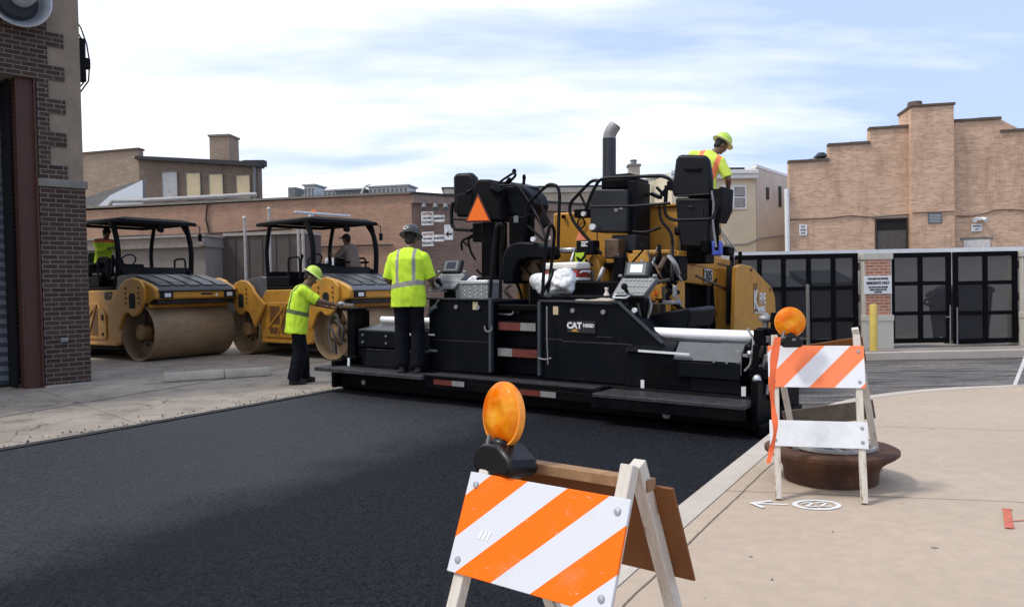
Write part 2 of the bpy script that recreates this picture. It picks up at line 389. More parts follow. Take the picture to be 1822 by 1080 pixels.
# crumbs of asphalt along the mat edge and grit on the concrete
mb = MB(); random.seed(11)
def crumb(x, y, z, r):
    r2 = r*random.uniform(.5, 1.); vs = [(x+r, y, z), (x-r2, y+r*.3, z), (x, y+r2, z), (x+r*.2, y-r, z), (x, y, z+r*.9), (x, y, z-r*.3)]
    mb.add(vs, [(0, 2, 4), (2, 1, 4), (1, 3, 4), (3, 0, 4), (2, 0, 5), (1, 2, 5), (3, 1, 5), (0, 3, 5)])
for i in range(520):
    a = random.uniform(-6, 9.6); k = abs(random.gauss(0, .16)); q = RD*a+RN*(cL-k-.02); crumb(q.x, q.y, .004, random.uniform(.004, .016))
for i in range(420):
    a = random.uniform(-3, 8.6); k = abs(random.gauss(0, .10)); q = lane(a, cR-.02-k); crumb(q[0], q[1], q[2]+.004, random.uniform(.004, .014))
for i in range(60):
    a = random.uniform(0, 9); k = random.uniform(.2, 4.5); q = RD*a+RN*(cR+k); crumb(q.x, q.y, .002, random.uniform(.003, .008))
tag(mb.build('asphalt_crumbs', MATS['bitumen_edge'], smooth=0), 'loose black asphalt crumbs and grit along the edges of the fresh mat', 'grit', kind='stuff')
# ================================================================ buildings
def zframe(o, deg):
    a = R(deg); return Frame(o, Matrix(((math.cos(a), -math.sin(a), 0), (math.sin(a), math.cos(a), 0), (0, 0, 1))))
def place(name, F, label, cat, group=None):
    o = empty(name, label=label, cat=cat, group=group); F.apply(o); return o
def ext(F, x0, y0, x1, y1, ly=0.):
    xm, ym = (x0+x1)/2, (y0+y1)/2
    return F.Y(x0, ym, ly).x, F.Y(x1, ym, ly).x, F.Y(xm, y1, ly).z, F.Y(xm, y0, ly).z   # xl, xr, zlo, zhi
brick_dark = brick_mat('brown_brick', (.075, .046, .036), (.038, .027, .023), (.20, .18, .165), bw=.215, bh=.0735, ms=.007, blotch=.4)
brick_tan = brick_mat('tan_brick', (.70, .455, .32), (.47, .295, .20), (.66, .53, .42), bw=.21, bh=.07, ms=.008, stain=(.22, .12, .07), stain_amt=.5, pale=(.78, .58, .44), blotch=.3)
brick_or = brick_mat('orange_brick', (.48, .27, .18), (.36, .205, .14), (.42, .33, .26), bw=.21, bh=.07, ms=.009, stain=(.19, .12, .09), stain_amt=.4, pale=(.5, .32, .23))
brick_old = brick_mat('old_brown_brick', (.2, .145, .11), (.14, .1, .08), (.22, .18, .15), bw=.21, bh=.07, ms=.009, stain=(.08, .06, .05), stain_amt=.5)
brick_pier = brick_mat('red_brick', (.5, .2, .12), (.36, .14, .09), (.5, .42, .36), bw=.19, bh=.065, ms=.01, blotch=.15)
stucco = pm('tan_stucco', (.25, .2, .15), .9, var=.16, scale=1.5, dirt=(.12, .1, .08), damt=.5, dscale=1.6, bump=.3, bscale=90)
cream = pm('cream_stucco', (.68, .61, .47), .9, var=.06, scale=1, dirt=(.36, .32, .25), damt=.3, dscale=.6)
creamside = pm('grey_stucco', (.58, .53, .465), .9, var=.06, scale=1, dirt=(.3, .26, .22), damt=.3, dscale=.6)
wallcream = pm('enclosure_concrete', (.52, .5, .45), .85, var=.06, scale=1, dirt=(.3, .28, .24), damt=.35, dscale=1.2)
stone = pm('limestone', (.2, .185, .165), .85, var=.15, dirt=(.1, .09, .08), damt=.5)
roofdark = pm('dark_roof', (.03, .03, .033), .8)
coping = pm('clay_coping', (.1, .075, .06), .8, var=.3)
brownpaint = pm('brown_painted_wall', (.105, .085, .08), .8, var=.1, scale=1, dirt=(.06, .05, .05), damt=.4)
brownlight = pm('taupe_painted_trim', (.21, .185, .17), .8, var=.1)
rust = pm('rust_red_steel', (.055, .016, .009), .6, var=.3, dirt=(.05, .02, .015), damt=.6, dscale=4)
doormetal = pm('roller_door_metal', (.10, .11, .13), .4, metal=.3, var=.15)
plywood = pm('plywood', (.58, .47, .30), .8, var=.12, scale=2)
greywall = pm('grey_roofing', (.4, .41, .42), .8, var=.1)
darkvoid = pm('dark_opening', (.008, .008, .009), .9)

# ---- dark brick garage at the left edge
g0 = G(163, 682); F = zframe(g0, 45); GW = place('garage_building', F, 'dark brown brick garage corner with tan stucco quoins and a rust red door frame', 'building')
top = 8.5
xj0 = F.Y(76, 500, 0).x; xq = F.Y(84, 130, 0).x
zs0 = F.Y(120, 335, 0).z; zs1 = F.Y(120, 321, 0).z; zt = F.Y(60, 139, 0).z
mb = MB(); mb.box(xj0, 0, .0, .5, 0, zs0); mb.build('lower_brick_wall', brick_dark, GW)
mb = MB(); mb.box(xj0-.02, .03, -.035, .5, zs0+.001, zs1); mb.build('stone_band', stone, GW, bevel=.01)
mb = MB(); mb.box(xj0, -.02, .012, .5, zs1+.001, zt); mb.box(-9, -.02, .012, .5, zt+.001, top); mb.build('stucco_wall', stucco, GW)
mb = MB()                                                     # stepped brick quoins, proud of the stucco
def qx(px, py): return F.Y(px, py, 0).x
zz = zs1+.002; mod = .0735*6
k = 0; xs = qx(118, 250); xs2 = qx(87, 200)
while zz < zt+.6:
    for (h, xr) in ((.0735*3, xs), (.0735*4, xs2)):
        z1_ = zz+h
        if zz < zt: mb.box(xj0, xr, -.012, .012, zz, min(z1_, zt))
        if z1_ > zt and k < 99: mb.box(-9, xr, -.012, .012, max(zz, zt), z1_)
        zz = z1_
mb.box(-9, qx(80, 80), -.012, .012, zz, qx and F.Y(60, 20, 0).z+1.6)
mb.build('brick_quoins', brick_dark, GW)
xd = F.Y(28, 400, .15).x
mb = MB(); mb.box(xj0-.012, xj0-.24, .07, .11, 0, zt-.01); mb.box(xj0-.012, xj0-.04, .0, .3, 0, zt-.01); mb.box(xj0-.24, xj0-.27, .07, .3, 0, zt-.01)
mb.build('door_frame', rust, GW, bevel=.004)
mb = MB(); poly = []
nrib = 60
for i in range(nrib+1):
    z = .03+(zt-.3)*i/nrib; poly.append((.70 if i % 2 else .735, z))
poly += [(.82, poly[-1][1]), (.82, .03)]
mb.prism(poly, 'yz', -9, xj0-.335); mb.build('roller_door', doormetal, GW, smooth=20)
mb = MB(); mb.box(-9, xj0-.335, .66, .84, 0, .028); mb.box(xj0-.34, xj0-.30, .31, .9, 0, zt-.01); mb.build('door_seal', blackrub, GW)
mb = MB(); mb.box(-9, -.02, .95, 6, 0, top-.01); mb.build('side_wall', brick_dark, GW)
mb = MB(); mb.box(-9.2, .1, -.1, 6, top, top+.15); mb.build('roof', roofdark, GW)
mb = MB(); mb.box(xj0-.02, -.0, -.03, .0-.004, 0, .03); mb.build('base_flashing', pm('pale_mortar', (.35, .33, .3), .9), GW)
p = F.Y(115, 605, 0); mb = MB(); mb.box(p.x-.06, p.x+.04, -.06, -.002, p.z-.035, p.z+.035); mb.cyl((p.x-.01, -.06, p.z), (p.x-.01, -.1, p.z-.01), .02); mb.build('wall_socket', steel, GW, bevel=.01)
# vent hood
p = F.Y(42, 8, 0)
vh = empty('exhaust_vent', F.w((p.x-.12, 0, p.z)), R(45), 'round galvanised metal exhaust vent hood high on the dark brick garage wall', 'vent')
mb = MB(); mb.lathe([(.36, .0), (.40, .10), (.455, .26), (.47, .30), (.455, .315), (.435, .30), (.36, .14), (.30, .08), (.02, .08)], (0, 0, 0), (0, -1, 0), 48); mb.build('hood', alum, vh, smooth=50)
mb = MB(); mb.lathe([(.33, .085), (.28, .2), (.02, .2)], (0, 0, 0), (0, -1, 0), 40); mb.build('inner_cone', darkgrey, vh, smooth=50)
mb = MB(); mb.lathe([(.17, .15), (.17, .50), (.155, .53), (.02, .53)], (.04, 0, .03), (.1, -1, .1), 36); mb.build('cap', pm('zinc', (.5, .52, .54), .5, metal=.3, var=.1), vh, smooth=50)
vh.scale = (.93, .93, .93)
# cable box on the corner
p = F.Y(133, 95, .0)
cbx = empty('cable_box', F.w((0.03, .25, p.z)), R(45), 'black cable junction box with looped wires on the edge of the garage', 'cable box')
mb = MB(); mb.box(-.02, .1, -.06, .06, -.38, .32); mb.box(.08, .17, -.05, .05, -.16, .02); mb.build('housing', blackmat, cbx, bevel=.02)
mb = MB(); mb.tube([(-.03, 0, .62), (.05, 0, .5), (.13, 0, .25), (.17, 0, -.05), (.14, 0, -.35), (-.02, 0, -.6)], .012); mb.tube([(-.03, .02, .5), (.07, .02, .3), (.1, 0.02, 0), (.06, 0, -.4), (-.02, 0, -.5)], .012); mb.build('cable', blackrub, cbx)

# ---- right brick building with a stepped parapet
o = A(1404, 500, 30.); o.z = -.1; F = zframe(o, -11); RB = place('tan_brick_building', F, 'large tan brick building with a stepped parapet roofline and a projecting chimney pier', 'building')
prof = [(1404, 290), (1475, 284), (1475, 260), (1548, 255), (1548, 231), (1622, 225.5), (1698, 219.5), (1781, 213), (1781, 238), (1822, 234)]
pts = [F.Y(x, y, 0) for x, y in prof]
P2 = [(p.x, p.z) for p in pts]; P2 += [(P2[-1][0]+9, P2[-1][1]-.0), (P2[-1][0]+9, 0), (P2[0][0], 0)]
for i in (0, 2, 4, 7): P2[i+1] = (P2[i+1][0], P2[i][1])
P2[5] = (P2[5][0], P2[4][1]); P2[6] = (P2[6][0], P2[7][1])
w0, w1, wz0, wz1 = ext(F, 1560, 391, 1612, 452); d0, d1, dz0, dz1 = ext(F, 1714, 427, 1761, 470)
mb = MB(); mb.prism(P2, 'xz', 0, .45); mb.build('wall', brick_tan, RB)
mb = MB(); mb.box(P2[0][0]+1.8, P2[-2][0], .46, 9, 0, P2[1][1]-.2); mb.build('rear_wall', brick_tan, RB)
c0, c1, cz0, cz1 = ext(F, 1622, 189.5, 1698, 440, -.35)
mb = MB(); mb.box(c0, c1, -.35, 1.2, 0, cz1); mb.build('chimney_pier', brick_tan, RB)
mb = MB(); mb.box(c0-.05, c1+.05, -.4, 1.25, cz1+.001, cz1+.1); mb.build('chimney_cap', coping, RB, bevel=.02)
mb = MB(); mb.cyl(((c0+c1)/2-.4, .3, cz1+.1), ((c0+c1)/2-.4, .3, cz1+.32), .28, .24); mb.build('chimney_pot', coping, RB)
mb = MB()
for a, b_ in ((0, 1), (2, 3), (4, 5), (6, 7), (8, 9)):
    mb = MB()
    xa, za = P2[a]; xb = P2[b_][0] if b_ < 9 else P2[9][0]
    za = P2[b_][1]
    n = max(2, int((xb-xa)/.55))
    for i in range(n): mb.box(xa-.04+(xb-xa+.04)*i/n+.01, xa-.04+(xb-xa+.04)*(i+1)/n, -.06, .3, za+.001, za+.09+.012*(i % 3))
    mb.build('parapet_coping', coping, RB)
mb = MB(); mb.box(w0-.06, w0, -.05, .02, wz0, wz1+.06); mb.box(w1, w1+.06, -.05, .02, wz0, wz1+.06); mb.box(w0, w1, -.05, .02, wz1, wz1+.06); fw = mb.build('window', pm('dark_window_frame', (.03, .02, .018), .7), RB)
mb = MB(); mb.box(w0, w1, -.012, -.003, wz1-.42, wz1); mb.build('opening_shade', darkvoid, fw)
mb = MB()
for i in range(4): mb.box(w0+(w1-w0)*i/4+.012, w0+(w1-w0)*(i+1)/4-.012, -.025, -.003, wz0, wz1-.4)
mb.build('board', pm('weathered_board', (.075, .07, .068), .8, var=.3), fw)
mb = MB(); mb.box(w0-.15, w1+.15, -.03, .0-.002, wz1+.06, wz1+.2); mb.build('lintel', pm('pale_lintel', (.42, .33, .26), .9), RB)
mb = MB(); mb.box(d0, d1, -.05, -.003, dz0, dz1); dd = mb.build('door', pm('white_door', (.62, .6, .58), .6), RB)
text('door_plate', 'EXIT', .18, darklet, dd, facing(((d0+d1)/2, -.055, dz1-.42), (1, 0, 0), (0, 0, 1)), bold=.01)
mb = MB(); mb.box(d0-.1, d1+.1, -.02, -.004, dz1+.002, dz1+.1); mb.build('door_lintel', stone, RB)
x0, x1, z0, z1 = ext(F, 1651, 379, 1676, 398, -.36); mb = MB()
mb.box(x0, x1, -.37, -.352, z0, z1); lv = mb.build('wall_louvre', greyp, RB)
mb = MB()
for i in range(6): mb.box(x0+.05, x1-.05, -.385, -.371, z0+.04+(z1-z0-.08)*i/6, z0+.04+(z1-z0-.08)*(i+.6)/6)
mb.build('slats', pm('louvre_slat', (.3, .33, .36), .5), lv)
mb = MB()
cable_pts = [F.Y(x, y, 0) for x, y in ((1406, 391), (1450, 389.5), (1478, 388), (1511, 384), (1555, 387), (1585, 384), (1620, 382))]
mb.tube([(p.x, -.03, p.z) for p in cable_pts], .022, 5)
cable_pts = [F.Y(x, y, -.35) for x, y in ((1624, 379), (1660, 378), (1697, 376))]; mb.tube([(p.x, -.38, p.z) for p in cable_pts], .02, 5)
cable_pts = [F.Y(x, y, 0) for x, y in ((1702, 385), (1730, 385), (1752, 380), (1770, 374), (1800, 373), (1822, 375))]; mb.tube([(p.x, -.03, p.z) for p in cable_pts], .022, 5)
mb.build('wall_cable', pm('weathered_cable', (.14, .09, .07), .8), RB)
def wall_sign(F, x0, y0, x1, y1, ly, lines, label, border=None, bg=None, col=None, name='sign', size=None, group=None):
    a, b_, z0, z1 = ext(F, x0, y0, x1, y1, ly)
    s = empty(name, label=label, cat='sign', group=group); s.location = F.w(((a+b_)/2, ly, (z0+z1)/2)); s.rotation_euler = F.M.to_euler()
    W, H = b_-a, z1-z0
    mb = MB(); mb.box(-W/2, W/2, -.02, 0, -H/2, H/2); mb.build('plate', bg or whitep, s, bevel=.003)
    for (t, zf, sz, c) in lines:
        text('lettering', t, sz*H, c or darklet, s, facing((0, -.022, zf*H), (1, 0, 0), (0, 0, 1)), bold=.004, sx=.85)
    return s
wall_sign(F, 1422, 400, 1436, 419, -.02, [('NO', .3, .26, None), ('PARK', .0, .24, None), ('ING', -.3, .24, None)], 'small white sign near the left end of the tan brick wall')
wall_sign(F, 1728, 399, 1747, 412, -.02, [('PRIVATE', .2, .3, None), ('LOT', -.22, .3, None)], 'small white sign under the lamps, above the white door')
x0, x1, z0, z1 = ext(F, 1734, 384, 1748, 396, 0)
wl = empty('security_light', F.w(((x0+x1)/2, 0, (z0+z1)/2)), R(-11), 'twin headed white security light on the tan brick wall above a small sign', 'lamp')
mb = MB(); mb.box(-.08, .08, -.08, 0, -.06, .06); mb.build('bracket', whitep, wl, bevel=.01)
for s_ in (-1, 1):
    mb = MB(); mb.cyl((s_*.08, -.06, .02), (s_*.2, -.22, -.05), .05, .09, 12); mb.build('lamp_head', whitep, wl)
mb = MB(); mb.cyl((P2[1][0]-.05, -.08, 0), (P2[1][0]-.05, -.08, .01), .01)
# white downpipe beside it
o = A(1402, 500, 29.9); o.z = -.1
mb = MB(); mb.cyl((0, 0, 0), (0, 0, F.Y(1402, 337, 0).z), .09, seg=10); d = mb.build('drainpipe', whitep); d.location = o; tag(d, 'white vertical drainpipe at the left end of the tan brick building', 'drainpipe')
vent = empty('roof_vent', F.w((F.Y(1464, 283, .3).x, .6, F.Y(1464, 283, 0).z)), 0, 'small dark roof vent behind the lowest left step of the tan parapet', 'vent')
mb = MB(); mb.cyl((0, 0, -.3), (0, 0, .15), .16); mb.cyl((0, 0, .15), (0, 0, .32), .3, .12); mb.build('cowl', darkgrey, vent)

# ---- cream house behind the paver
o = A(1347, 500, 34.); o.z = -.1; F = zframe(o, 6); CB = place('cream_building', F, 'two storey cream stucco building with sash windows and a white cornice behind the tall seat', 'building')
xl = F.Y(1196, 400, 0).x; zc1 = F.Y(1315, 306, 0).z; zc0 = F.Y(1315, 319, 0).z; zr = F.Y(1315, 297, 0).z
mb = MB(); mb.box(xl, 0, 0, 9, 0, zc1); mb.build('wall', cream, CB)
mb = MB(); mb.box(xl-.1, .02, -.25, .0-.003, zc0, zc1); mb.box(xl-.1, .02, -.32, -.252, zc1-.12, zc1+.05); mb.build('cornice', whitep, CB, bevel=.02)
mb = MB(); mb.box(xl+.5, -.4, .2, 8, zc1+.002, zr); mb.build('roof', roofdark, CB)
# side wing, its face turned a little to the right
hs = F.Y(1347, 297, 0).z
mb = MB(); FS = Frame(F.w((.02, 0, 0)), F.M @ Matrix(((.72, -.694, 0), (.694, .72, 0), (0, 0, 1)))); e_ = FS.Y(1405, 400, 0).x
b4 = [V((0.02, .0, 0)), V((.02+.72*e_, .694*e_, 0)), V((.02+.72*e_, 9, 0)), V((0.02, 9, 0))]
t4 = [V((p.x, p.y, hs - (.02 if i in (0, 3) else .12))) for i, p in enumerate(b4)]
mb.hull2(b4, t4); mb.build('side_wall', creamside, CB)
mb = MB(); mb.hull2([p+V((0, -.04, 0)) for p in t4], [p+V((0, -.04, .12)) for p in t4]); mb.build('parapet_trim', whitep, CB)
def sash(F, x0, y0, x1, y1, parent, ly=0., blind=True):
    a, b_, z0, z1 = ext(F, x0, y0, x1, y1, ly); t = .09
    mb = MB(); mb.box(a, b_, ly-.06, ly-.002, z0, z0+t); mb.box(a, b_, ly-.06, ly-.002, z1-t, z1)
    mb.box(a, a+t, ly-.06, ly-.002, z0+t, z1-t); mb.box(b_-t, b_, ly-.06, ly-.002, z0+t, z1-t); mb.box(a+t, b_-t, ly-.055, ly-.002, (z0+z1)/2-.03, (z0+z1)/2+.03)
    f_ = mb.build('window', whitep, parent)
    mb = MB(); mb.box(a+t, b_-t, ly-.02, ly-.003, z0+t, (z0+z1)/2-.03); mb.box(a+t, b_-t, ly-.02, ly-.003, (z0+z1)/2+.03, z1-t); mb.build('pane', pm('window_glass', (.09, .1, .12), .1), f_)
    mb = MB()
    for i in range(12):
        zz = z0+t+.03+(z1-z0-2*t-.05)*i/12
        if abs(zz-(z0+z1)/2) > .05: mb.box(a+t+.03, b_-t-.03, ly-.03, ly-.021, zz, zz+.07)
    mb.build('blind', pm('window_blind', (.33, .34, .34), .7), f_)
    return f_
sash(F, 1283, 330, 1303, 373, CB); sash(F, 1302.5, 330, 1328, 373, CB)
sash(F, 1238, 330, 1262, 373, CB)
mb = MB(); a, b_, z0, z1 = ext(F, 1283, 357, 1299, 371, -.06); mb.box(a, b_, -.45, -.07, z0, z1); ac = mb.build('air_conditioner', whitep, CB, bevel=.02)
mb = MB()
for i in range(5): mb.box(a+.08, b_-.08, -.47, -.452, z0+.08+(z1-z0-.16)*i/5, z0+.08+(z1-z0-.16)*(i+.55)/5)
mb.build('grille', darkgrey, ac)
for (x0, y0, x1, y1) in ((1363, 334, 1367, 355), (1385, 332, 1389, 368)):
    a, b_, z0, z1 = ext(FS, x0, y0, x1, y1, 0); sub = MB()
    pa, pb = [FS.w((q, -.03, 0)) for q in (a, b_)]; Fi = F.M.transposed()
    pa, pb = Fi @ (pa-F.o), Fi @ (pb-F.o)
    sub.bar((pa.x, pa.y, (z0+z1)/2), (pb.x, pb.y, (z0+z1)/2), .04, z1-z0); sub.build('window', darkgrey, CB)
mb = MB(); q = [F.Y(x, y, -.04) for x, y in ((1283, 436), (1330, 434.5), (1349, 425))]
mb.tube([(p.x, -.05, p.z) for p in q]+[(.02+.72*e_-.1, .694*e_-.2, q[-1].z+.3)], .03, 6); mb.build('wall_pipe', steel, CB)
# outside stair rail
sr = empty('stair_railing', A(1300, 448, 30), 0, 'thin sloping metal stair handrails in front of the cream building', 'railing')
mb = MB(); c0_ = A(1300, 448, 30)
for (x0, y0, x1, y1) in ((1281, 408, 1311, 449), (1284, 418, 1302, 448)):
    mb.tube([A(x0, y0, 30)-c0_, A(x1, y1, 30)-c0_, A(x1, y1, 30)-c0_-V((0, 0, 1.5))], .03, 6)
mb.build('handrail', steel, sr)
# chimney, gabled white house, flat grey building further left behind the paver
o = A(1129, 500, 36.); o.z = -.1; F = zframe(o, 0)
ch = place('brick_chimney', F, 'slim pale brick chimney stack with a small cap behind the black engine cabinet', 'chimney')
x0, x1, _, z1 = ext(F, 1120, 296, 1139, 360); mb = MB(); mb.box(x0, x1, 0, .5, 0, z1); mb.build('stack', pm('pale_brick', (.42, .36, .31), .9, var=.2), ch)
mb = MB(); mb.box(x0-.05, x1+.05, -.05, .55, z1+.001, z1+.1); mb.build('crown', stone, ch)
mb = MB(); mb.cyl(((x0+x1)/2, .25, z1+.1), ((x0+x1)/2, .25, z1+.26), .14); mb.cyl(((x0+x1)/2, .25, z1+.28), ((x0+x1)/2, .25, z1+.34), .19, .12); mb.build('chimney_pot', steel, ch)
o = A(1178, 500, 38.); o.z = -.1; F = zframe(o, 0)
gh = place('white_house', F, 'small white sided house with a dormer window seen left of the tall seat', 'building')
x0, x1, _, z1 = ext(F, 1156, 317, 1200, 400); mb = MB(); mb.box(x0, x1, 0, 5, 0, z1); mb.build('wall', pm('white_siding', (.6, .61, .6), .8), gh)
mb = MB(); mb.box(x0-.15, x1+.15, -.15, 5, z1+.001, z1+.18); mb.build('roof', whitep, gh); sash(F, 1163, 325, 1187, 348, gh)
o = A(1000, 500, 42.); o.z = -.1; F = zframe(o, 3)
fb = place('flat_roof_building', F, 'long low grey stucco building with a flat roof behind the yellow engine hood', 'building')
x0, x1, _, z1 = ext(F, 790, 334, 1165, 420); _, _, _, z2 = ext(F, 790, 343, 1165, 420); mb = MB(); mb.box(x0, x1, 0, 8, 0, z2); mb.build('wall', pm('grey_tan_wall', (.36, .32, .27), .9, scale=1), fb)
mb = MB(); mb.box(x0, x1, -.1, 8, z2+.001, z1); mb.build('roof', pm('pale_parapet', (.4, .38, .35), .8), fb)
mb = MB(); mb.box(x0-.1, x1+.1, -.14, 8.1, z1+.001, z1+.08); mb.build('roof_edge', roofdark, fb)
x0, x1, z0, z1 = ext(F, 966, 363, 985, 367); mb = MB(); mb.box(x0, x1, -.08, -.003, z0, z1); mb.build('wall_vent', whitep, fb)

# ---- long low orange brick building
o = A(735, 500, 25.5); o.z = -.05; F = zframe(o, -12); OB = place('orange_brick_building', F, 'long low orange brick commercial building running behind the rollers', 'building')
_, _, _, zt1 = ext(F, 728, 345, 735, 400); xl = F.Y(190, 400, 0).x
mb = MB(); mb.prism([(xl-8, 0), (0, 0), (0, zt1), (xl-8, zt1-.1)], 'xz', 0, 14); mb.build('wall', brick_or, OB)
mb = MB(); mb.box(xl-8, 0.03, -.08, 14, zt1+.001, zt1+.07); mb.build('roof_edge', pm('parapet_flashing', (.2, .18, .16), .7), OB)
q = [F.Y(x, y, 0) for x, y in ((205, 421), (300, 419), (350, 417), (415, 414), (480, 409), (520, 407))]
mb = MB(); mb.tube([(p.x, -.06, p.z) for p in q], .035, 6); q = [F.Y(x, y, 0) for x, y in ((374, 418), (368, 390), (370, 365), (385, 358))]; mb.tube([(p.x, -.05, p.z) for p in q], .03, 6)
mb.tube([(F.Y(548, 400, 0).x, -.05, 0), (F.Y(548, 400, 0).x, -.05, F.Y(548, 405, 0).z)], .03, 6)
q = [F.Y(x, y, 0) for x, y in ((550, 440), (600, 439), (640, 437), (700, 436))]; mb.tube([(p.x, -.05, p.z) for p in q], .03, 6)
mb.build('wall_cable', pm('dark_cable', (.05, .035, .03), .8), OB)
# right return of the building, painted brown-grey
def ew(mb):
    def f(*a):
        o = mb.build(*a); o.rotation_euler = (0, 0, R(50)); o.location = (.0, .0, 0); return o
    return f
mb = MB(); mb.box(.0, 9, 0.02, 13, 0, zt1-.3); wb = ew(mb)('end_wall', brick_mat('dun_brick', (.27, .18, .14), (.21, .14, .11), (.24, .19, .16), stain=(.12, .09, .08), pale=(.34, .24, .19)), OB)
mb = MB(); mb.box(0.0, 9, -.12, 13, zt1-.3+.001, zt1-.02); ew(mb)('fascia', pm('dun_fascia', (.24, .18, .15), .85), OB)
mb = MB(); mb.box(-.05, 9, -.16, 13, zt1-.018, zt1+.05); ew(mb)('fascia_edge', roofdark, OB)
redl = pm('sign_red', (.25, .07, .05), .7); blk = darklet
wall_sign(F, 750, 377, 771, 401, -.02, [('NOTICE', .33, .24, redl), ('NO PARK', .02, .18, None), ('TOWED', -.3, .27, None)], 'upper white wall sign with a red heading, right of the grey hard hat')
wall_sign(F, 772, 383, 791, 395, -.02, [('RESERVED', 0, .4, None)], 'narrow white wall sign joined to the right of the upper sign', name='sign')
wall_sign(F, 751, 413, 772, 438, -.02, [('NOTICE', .33, .24, redl), ('NO PARK', .02, .18, None), ('TENANTS', -.3, .27, None)], 'lower white wall sign with a red heading, right of the grey hard hat')
wall_sign(F, 773, 418, 790, 430, -.02, [('PARKING', 0, .4, None)], 'narrow white wall sign joined to the right of the lower sign')
ws = wall_sign(F, 791, 400, 806, 427, -.02, [], 'tall white wall sign with a black arrow pointing left, beside the paver')
mb = MB(); mb.prism([(-.11, -.06), (.0, .05), (0, -.03), (.12, -.03), (.12, -.09), (0, -.09), (0, -.17)], 'xz', -.024, -.021); mb.build('arrow', darklet, ws)
for i, px in enumerate((757, 777, 795)):
    s = empty('wall_lamp', F.w((F.Y(px, 368, 0).x, 0, F.Y(px, 368, 0).z)), R(-12), ('left', 'middle', 'right')[i]+' one of three small lamps on the brown brick wall above the white signs', 'lamp', 'lamps above the wall signs')
    mb = MB(); mb.cyl((0, 0, 0), (0, -.2, .02), .03); mb.build('arm', steel, s); mb = MB(); mb.cyl((0, -.16, .05), (.05, -.3, -.1), .06, .1); mb.build('shade', greyp, s)
# rooftop plant
def roofbox(x0, y0, x1, y1, ly, label, mat, kind='box'):
    a, b_, z0, z1 = ext(F, x0, y0, x1, y1, ly); z0 = zt1+.08
    s = empty('rooftop_unit', F.w(((a+b_)/2, ly, z0)), R(-12), label, 'rooftop unit'); W = b_-a; H = max(.15, z1-z0)
    mb = MB()
    if kind == 'dome': mb.ell((0, .4, 0), (W/2, .5, H))
    else: mb.box(-W/2, W/2, 0, .9, 0, H); 
    mb.build('casing', mat, s, bevel=.03)
    if kind == 'slat':
        mb = MB(); n = max(3, int(W/.16))
        for i in range(n): mb.box(-W/2+W*(i+.2)/n, -W/2+W*(i+.75)/n, -.02, -.002, H*.15, H*.85)
        mb.build('grille', greyp, s); mb = MB(); mb.box(-W/2-.05, W/2+.05, -.06, .95, H+.002, H+.06); mb.build('top_cover', pm('unit_top', (.3, .32, .33), .6), s)
    return s
lightm = pm('pale_galvanised', (.5, .52, .53), .5, var=.1)
roofbox(500, 349, 524, 358, 2, 'low pale rounded rooftop duct at the left end of the rooftop plant', lightm, 'dome')
roofbox(512, 333, 526, 358, 2, 'dark fronted upright rooftop duct box, leftmost upright', greyp)
roofbox(541, 331, 560, 358, 2, 'pale square upright rooftop duct box', lightm, 'slat')
roofbox(524, 346, 572, 357, 2.4, 'low pale rooftop ductwork run between the uprights', lightm)
roofbox(575, 341, 598, 354, 2, 'low pale ribbed rooftop unit left of the dark one', lightm, 'slat')
roofbox(598, 339, 646, 352, 2, 'dark topped low rooftop unit in the middle of the orange brick roof', greyp, 'slat')
roofbox(656, 333, 726, 347, 2, 'wide pale air handling unit near the corner of the orange brick roof', lightm, 'slat')
mb = MB(); q = [F.Y(x, y, 1.5) for x, y in ((643, 346), (646, 337), (652, 330), (660, 327))]; mb.tube([(p.x, 1.5, p.z) for p in q], .035, 6)
q = mb.build('roof_mast', alum); F.apply(q); tag(q, 'thin curved pale pipe mast on the roof left of the wide air handling unit', 'mast')

# ---- brown painted annex in front
o = A(283, 500, 23.6); o.z = -.03; F = zframe(o, -12); AN = place('brown_annex', F, 'low brown painted annex with a taupe fascia behind the left roller', 'building')
x1 = F.Y(365, 450, 0).x; xr = F.Y(540, 450, .9).x; z1 = F.Y(320, 423, 0).z; z0 = F.Y(320, 441, 0).z; xa = F.Y(140, 450, 0).x-1
mb = MB(); mb.box(xa, x1, 0, 2.2, 0, z0); mb.build('wall', brownlight, AN)
mb = MB(); mb.box(xa, x1+.05, -.12, 2.2, z0+.001, z1); mb.build('fascia', pm('taupe_fascia', (.23, .2, .18), .8), AN)
mb = MB(); mb.box(xa, x1+.1, -.17, 2.2, z1+.001, z1+.07); mb.build('roof_edge', pm('fascia_cap', (.3, .27, .25), .7), AN)
z2 = F.Y(450, 419, .9).z
mb = MB(); mb.box(x1+.002, xr, .9, 2.1, 0, z2); mb.build('boarded_wall', brownpaint, AN)
mb = MB(); mb.box(x1+.06, xr+.03, .86, 2.1, z2+.001, z2+.09); mb.build('wall_cap', pm('pale_cap', (.36, .32, .29), .8), AN)
mb = MB()
for i in range(1, 6): mb.box(x1+(xr-x1)*i/6-.012, x1+(xr-x1)*i/6+.012, .88, .899, 0, z2)
mb.build('wall_batten', pm('dark_batten', (.07, .055, .05), .8), AN)
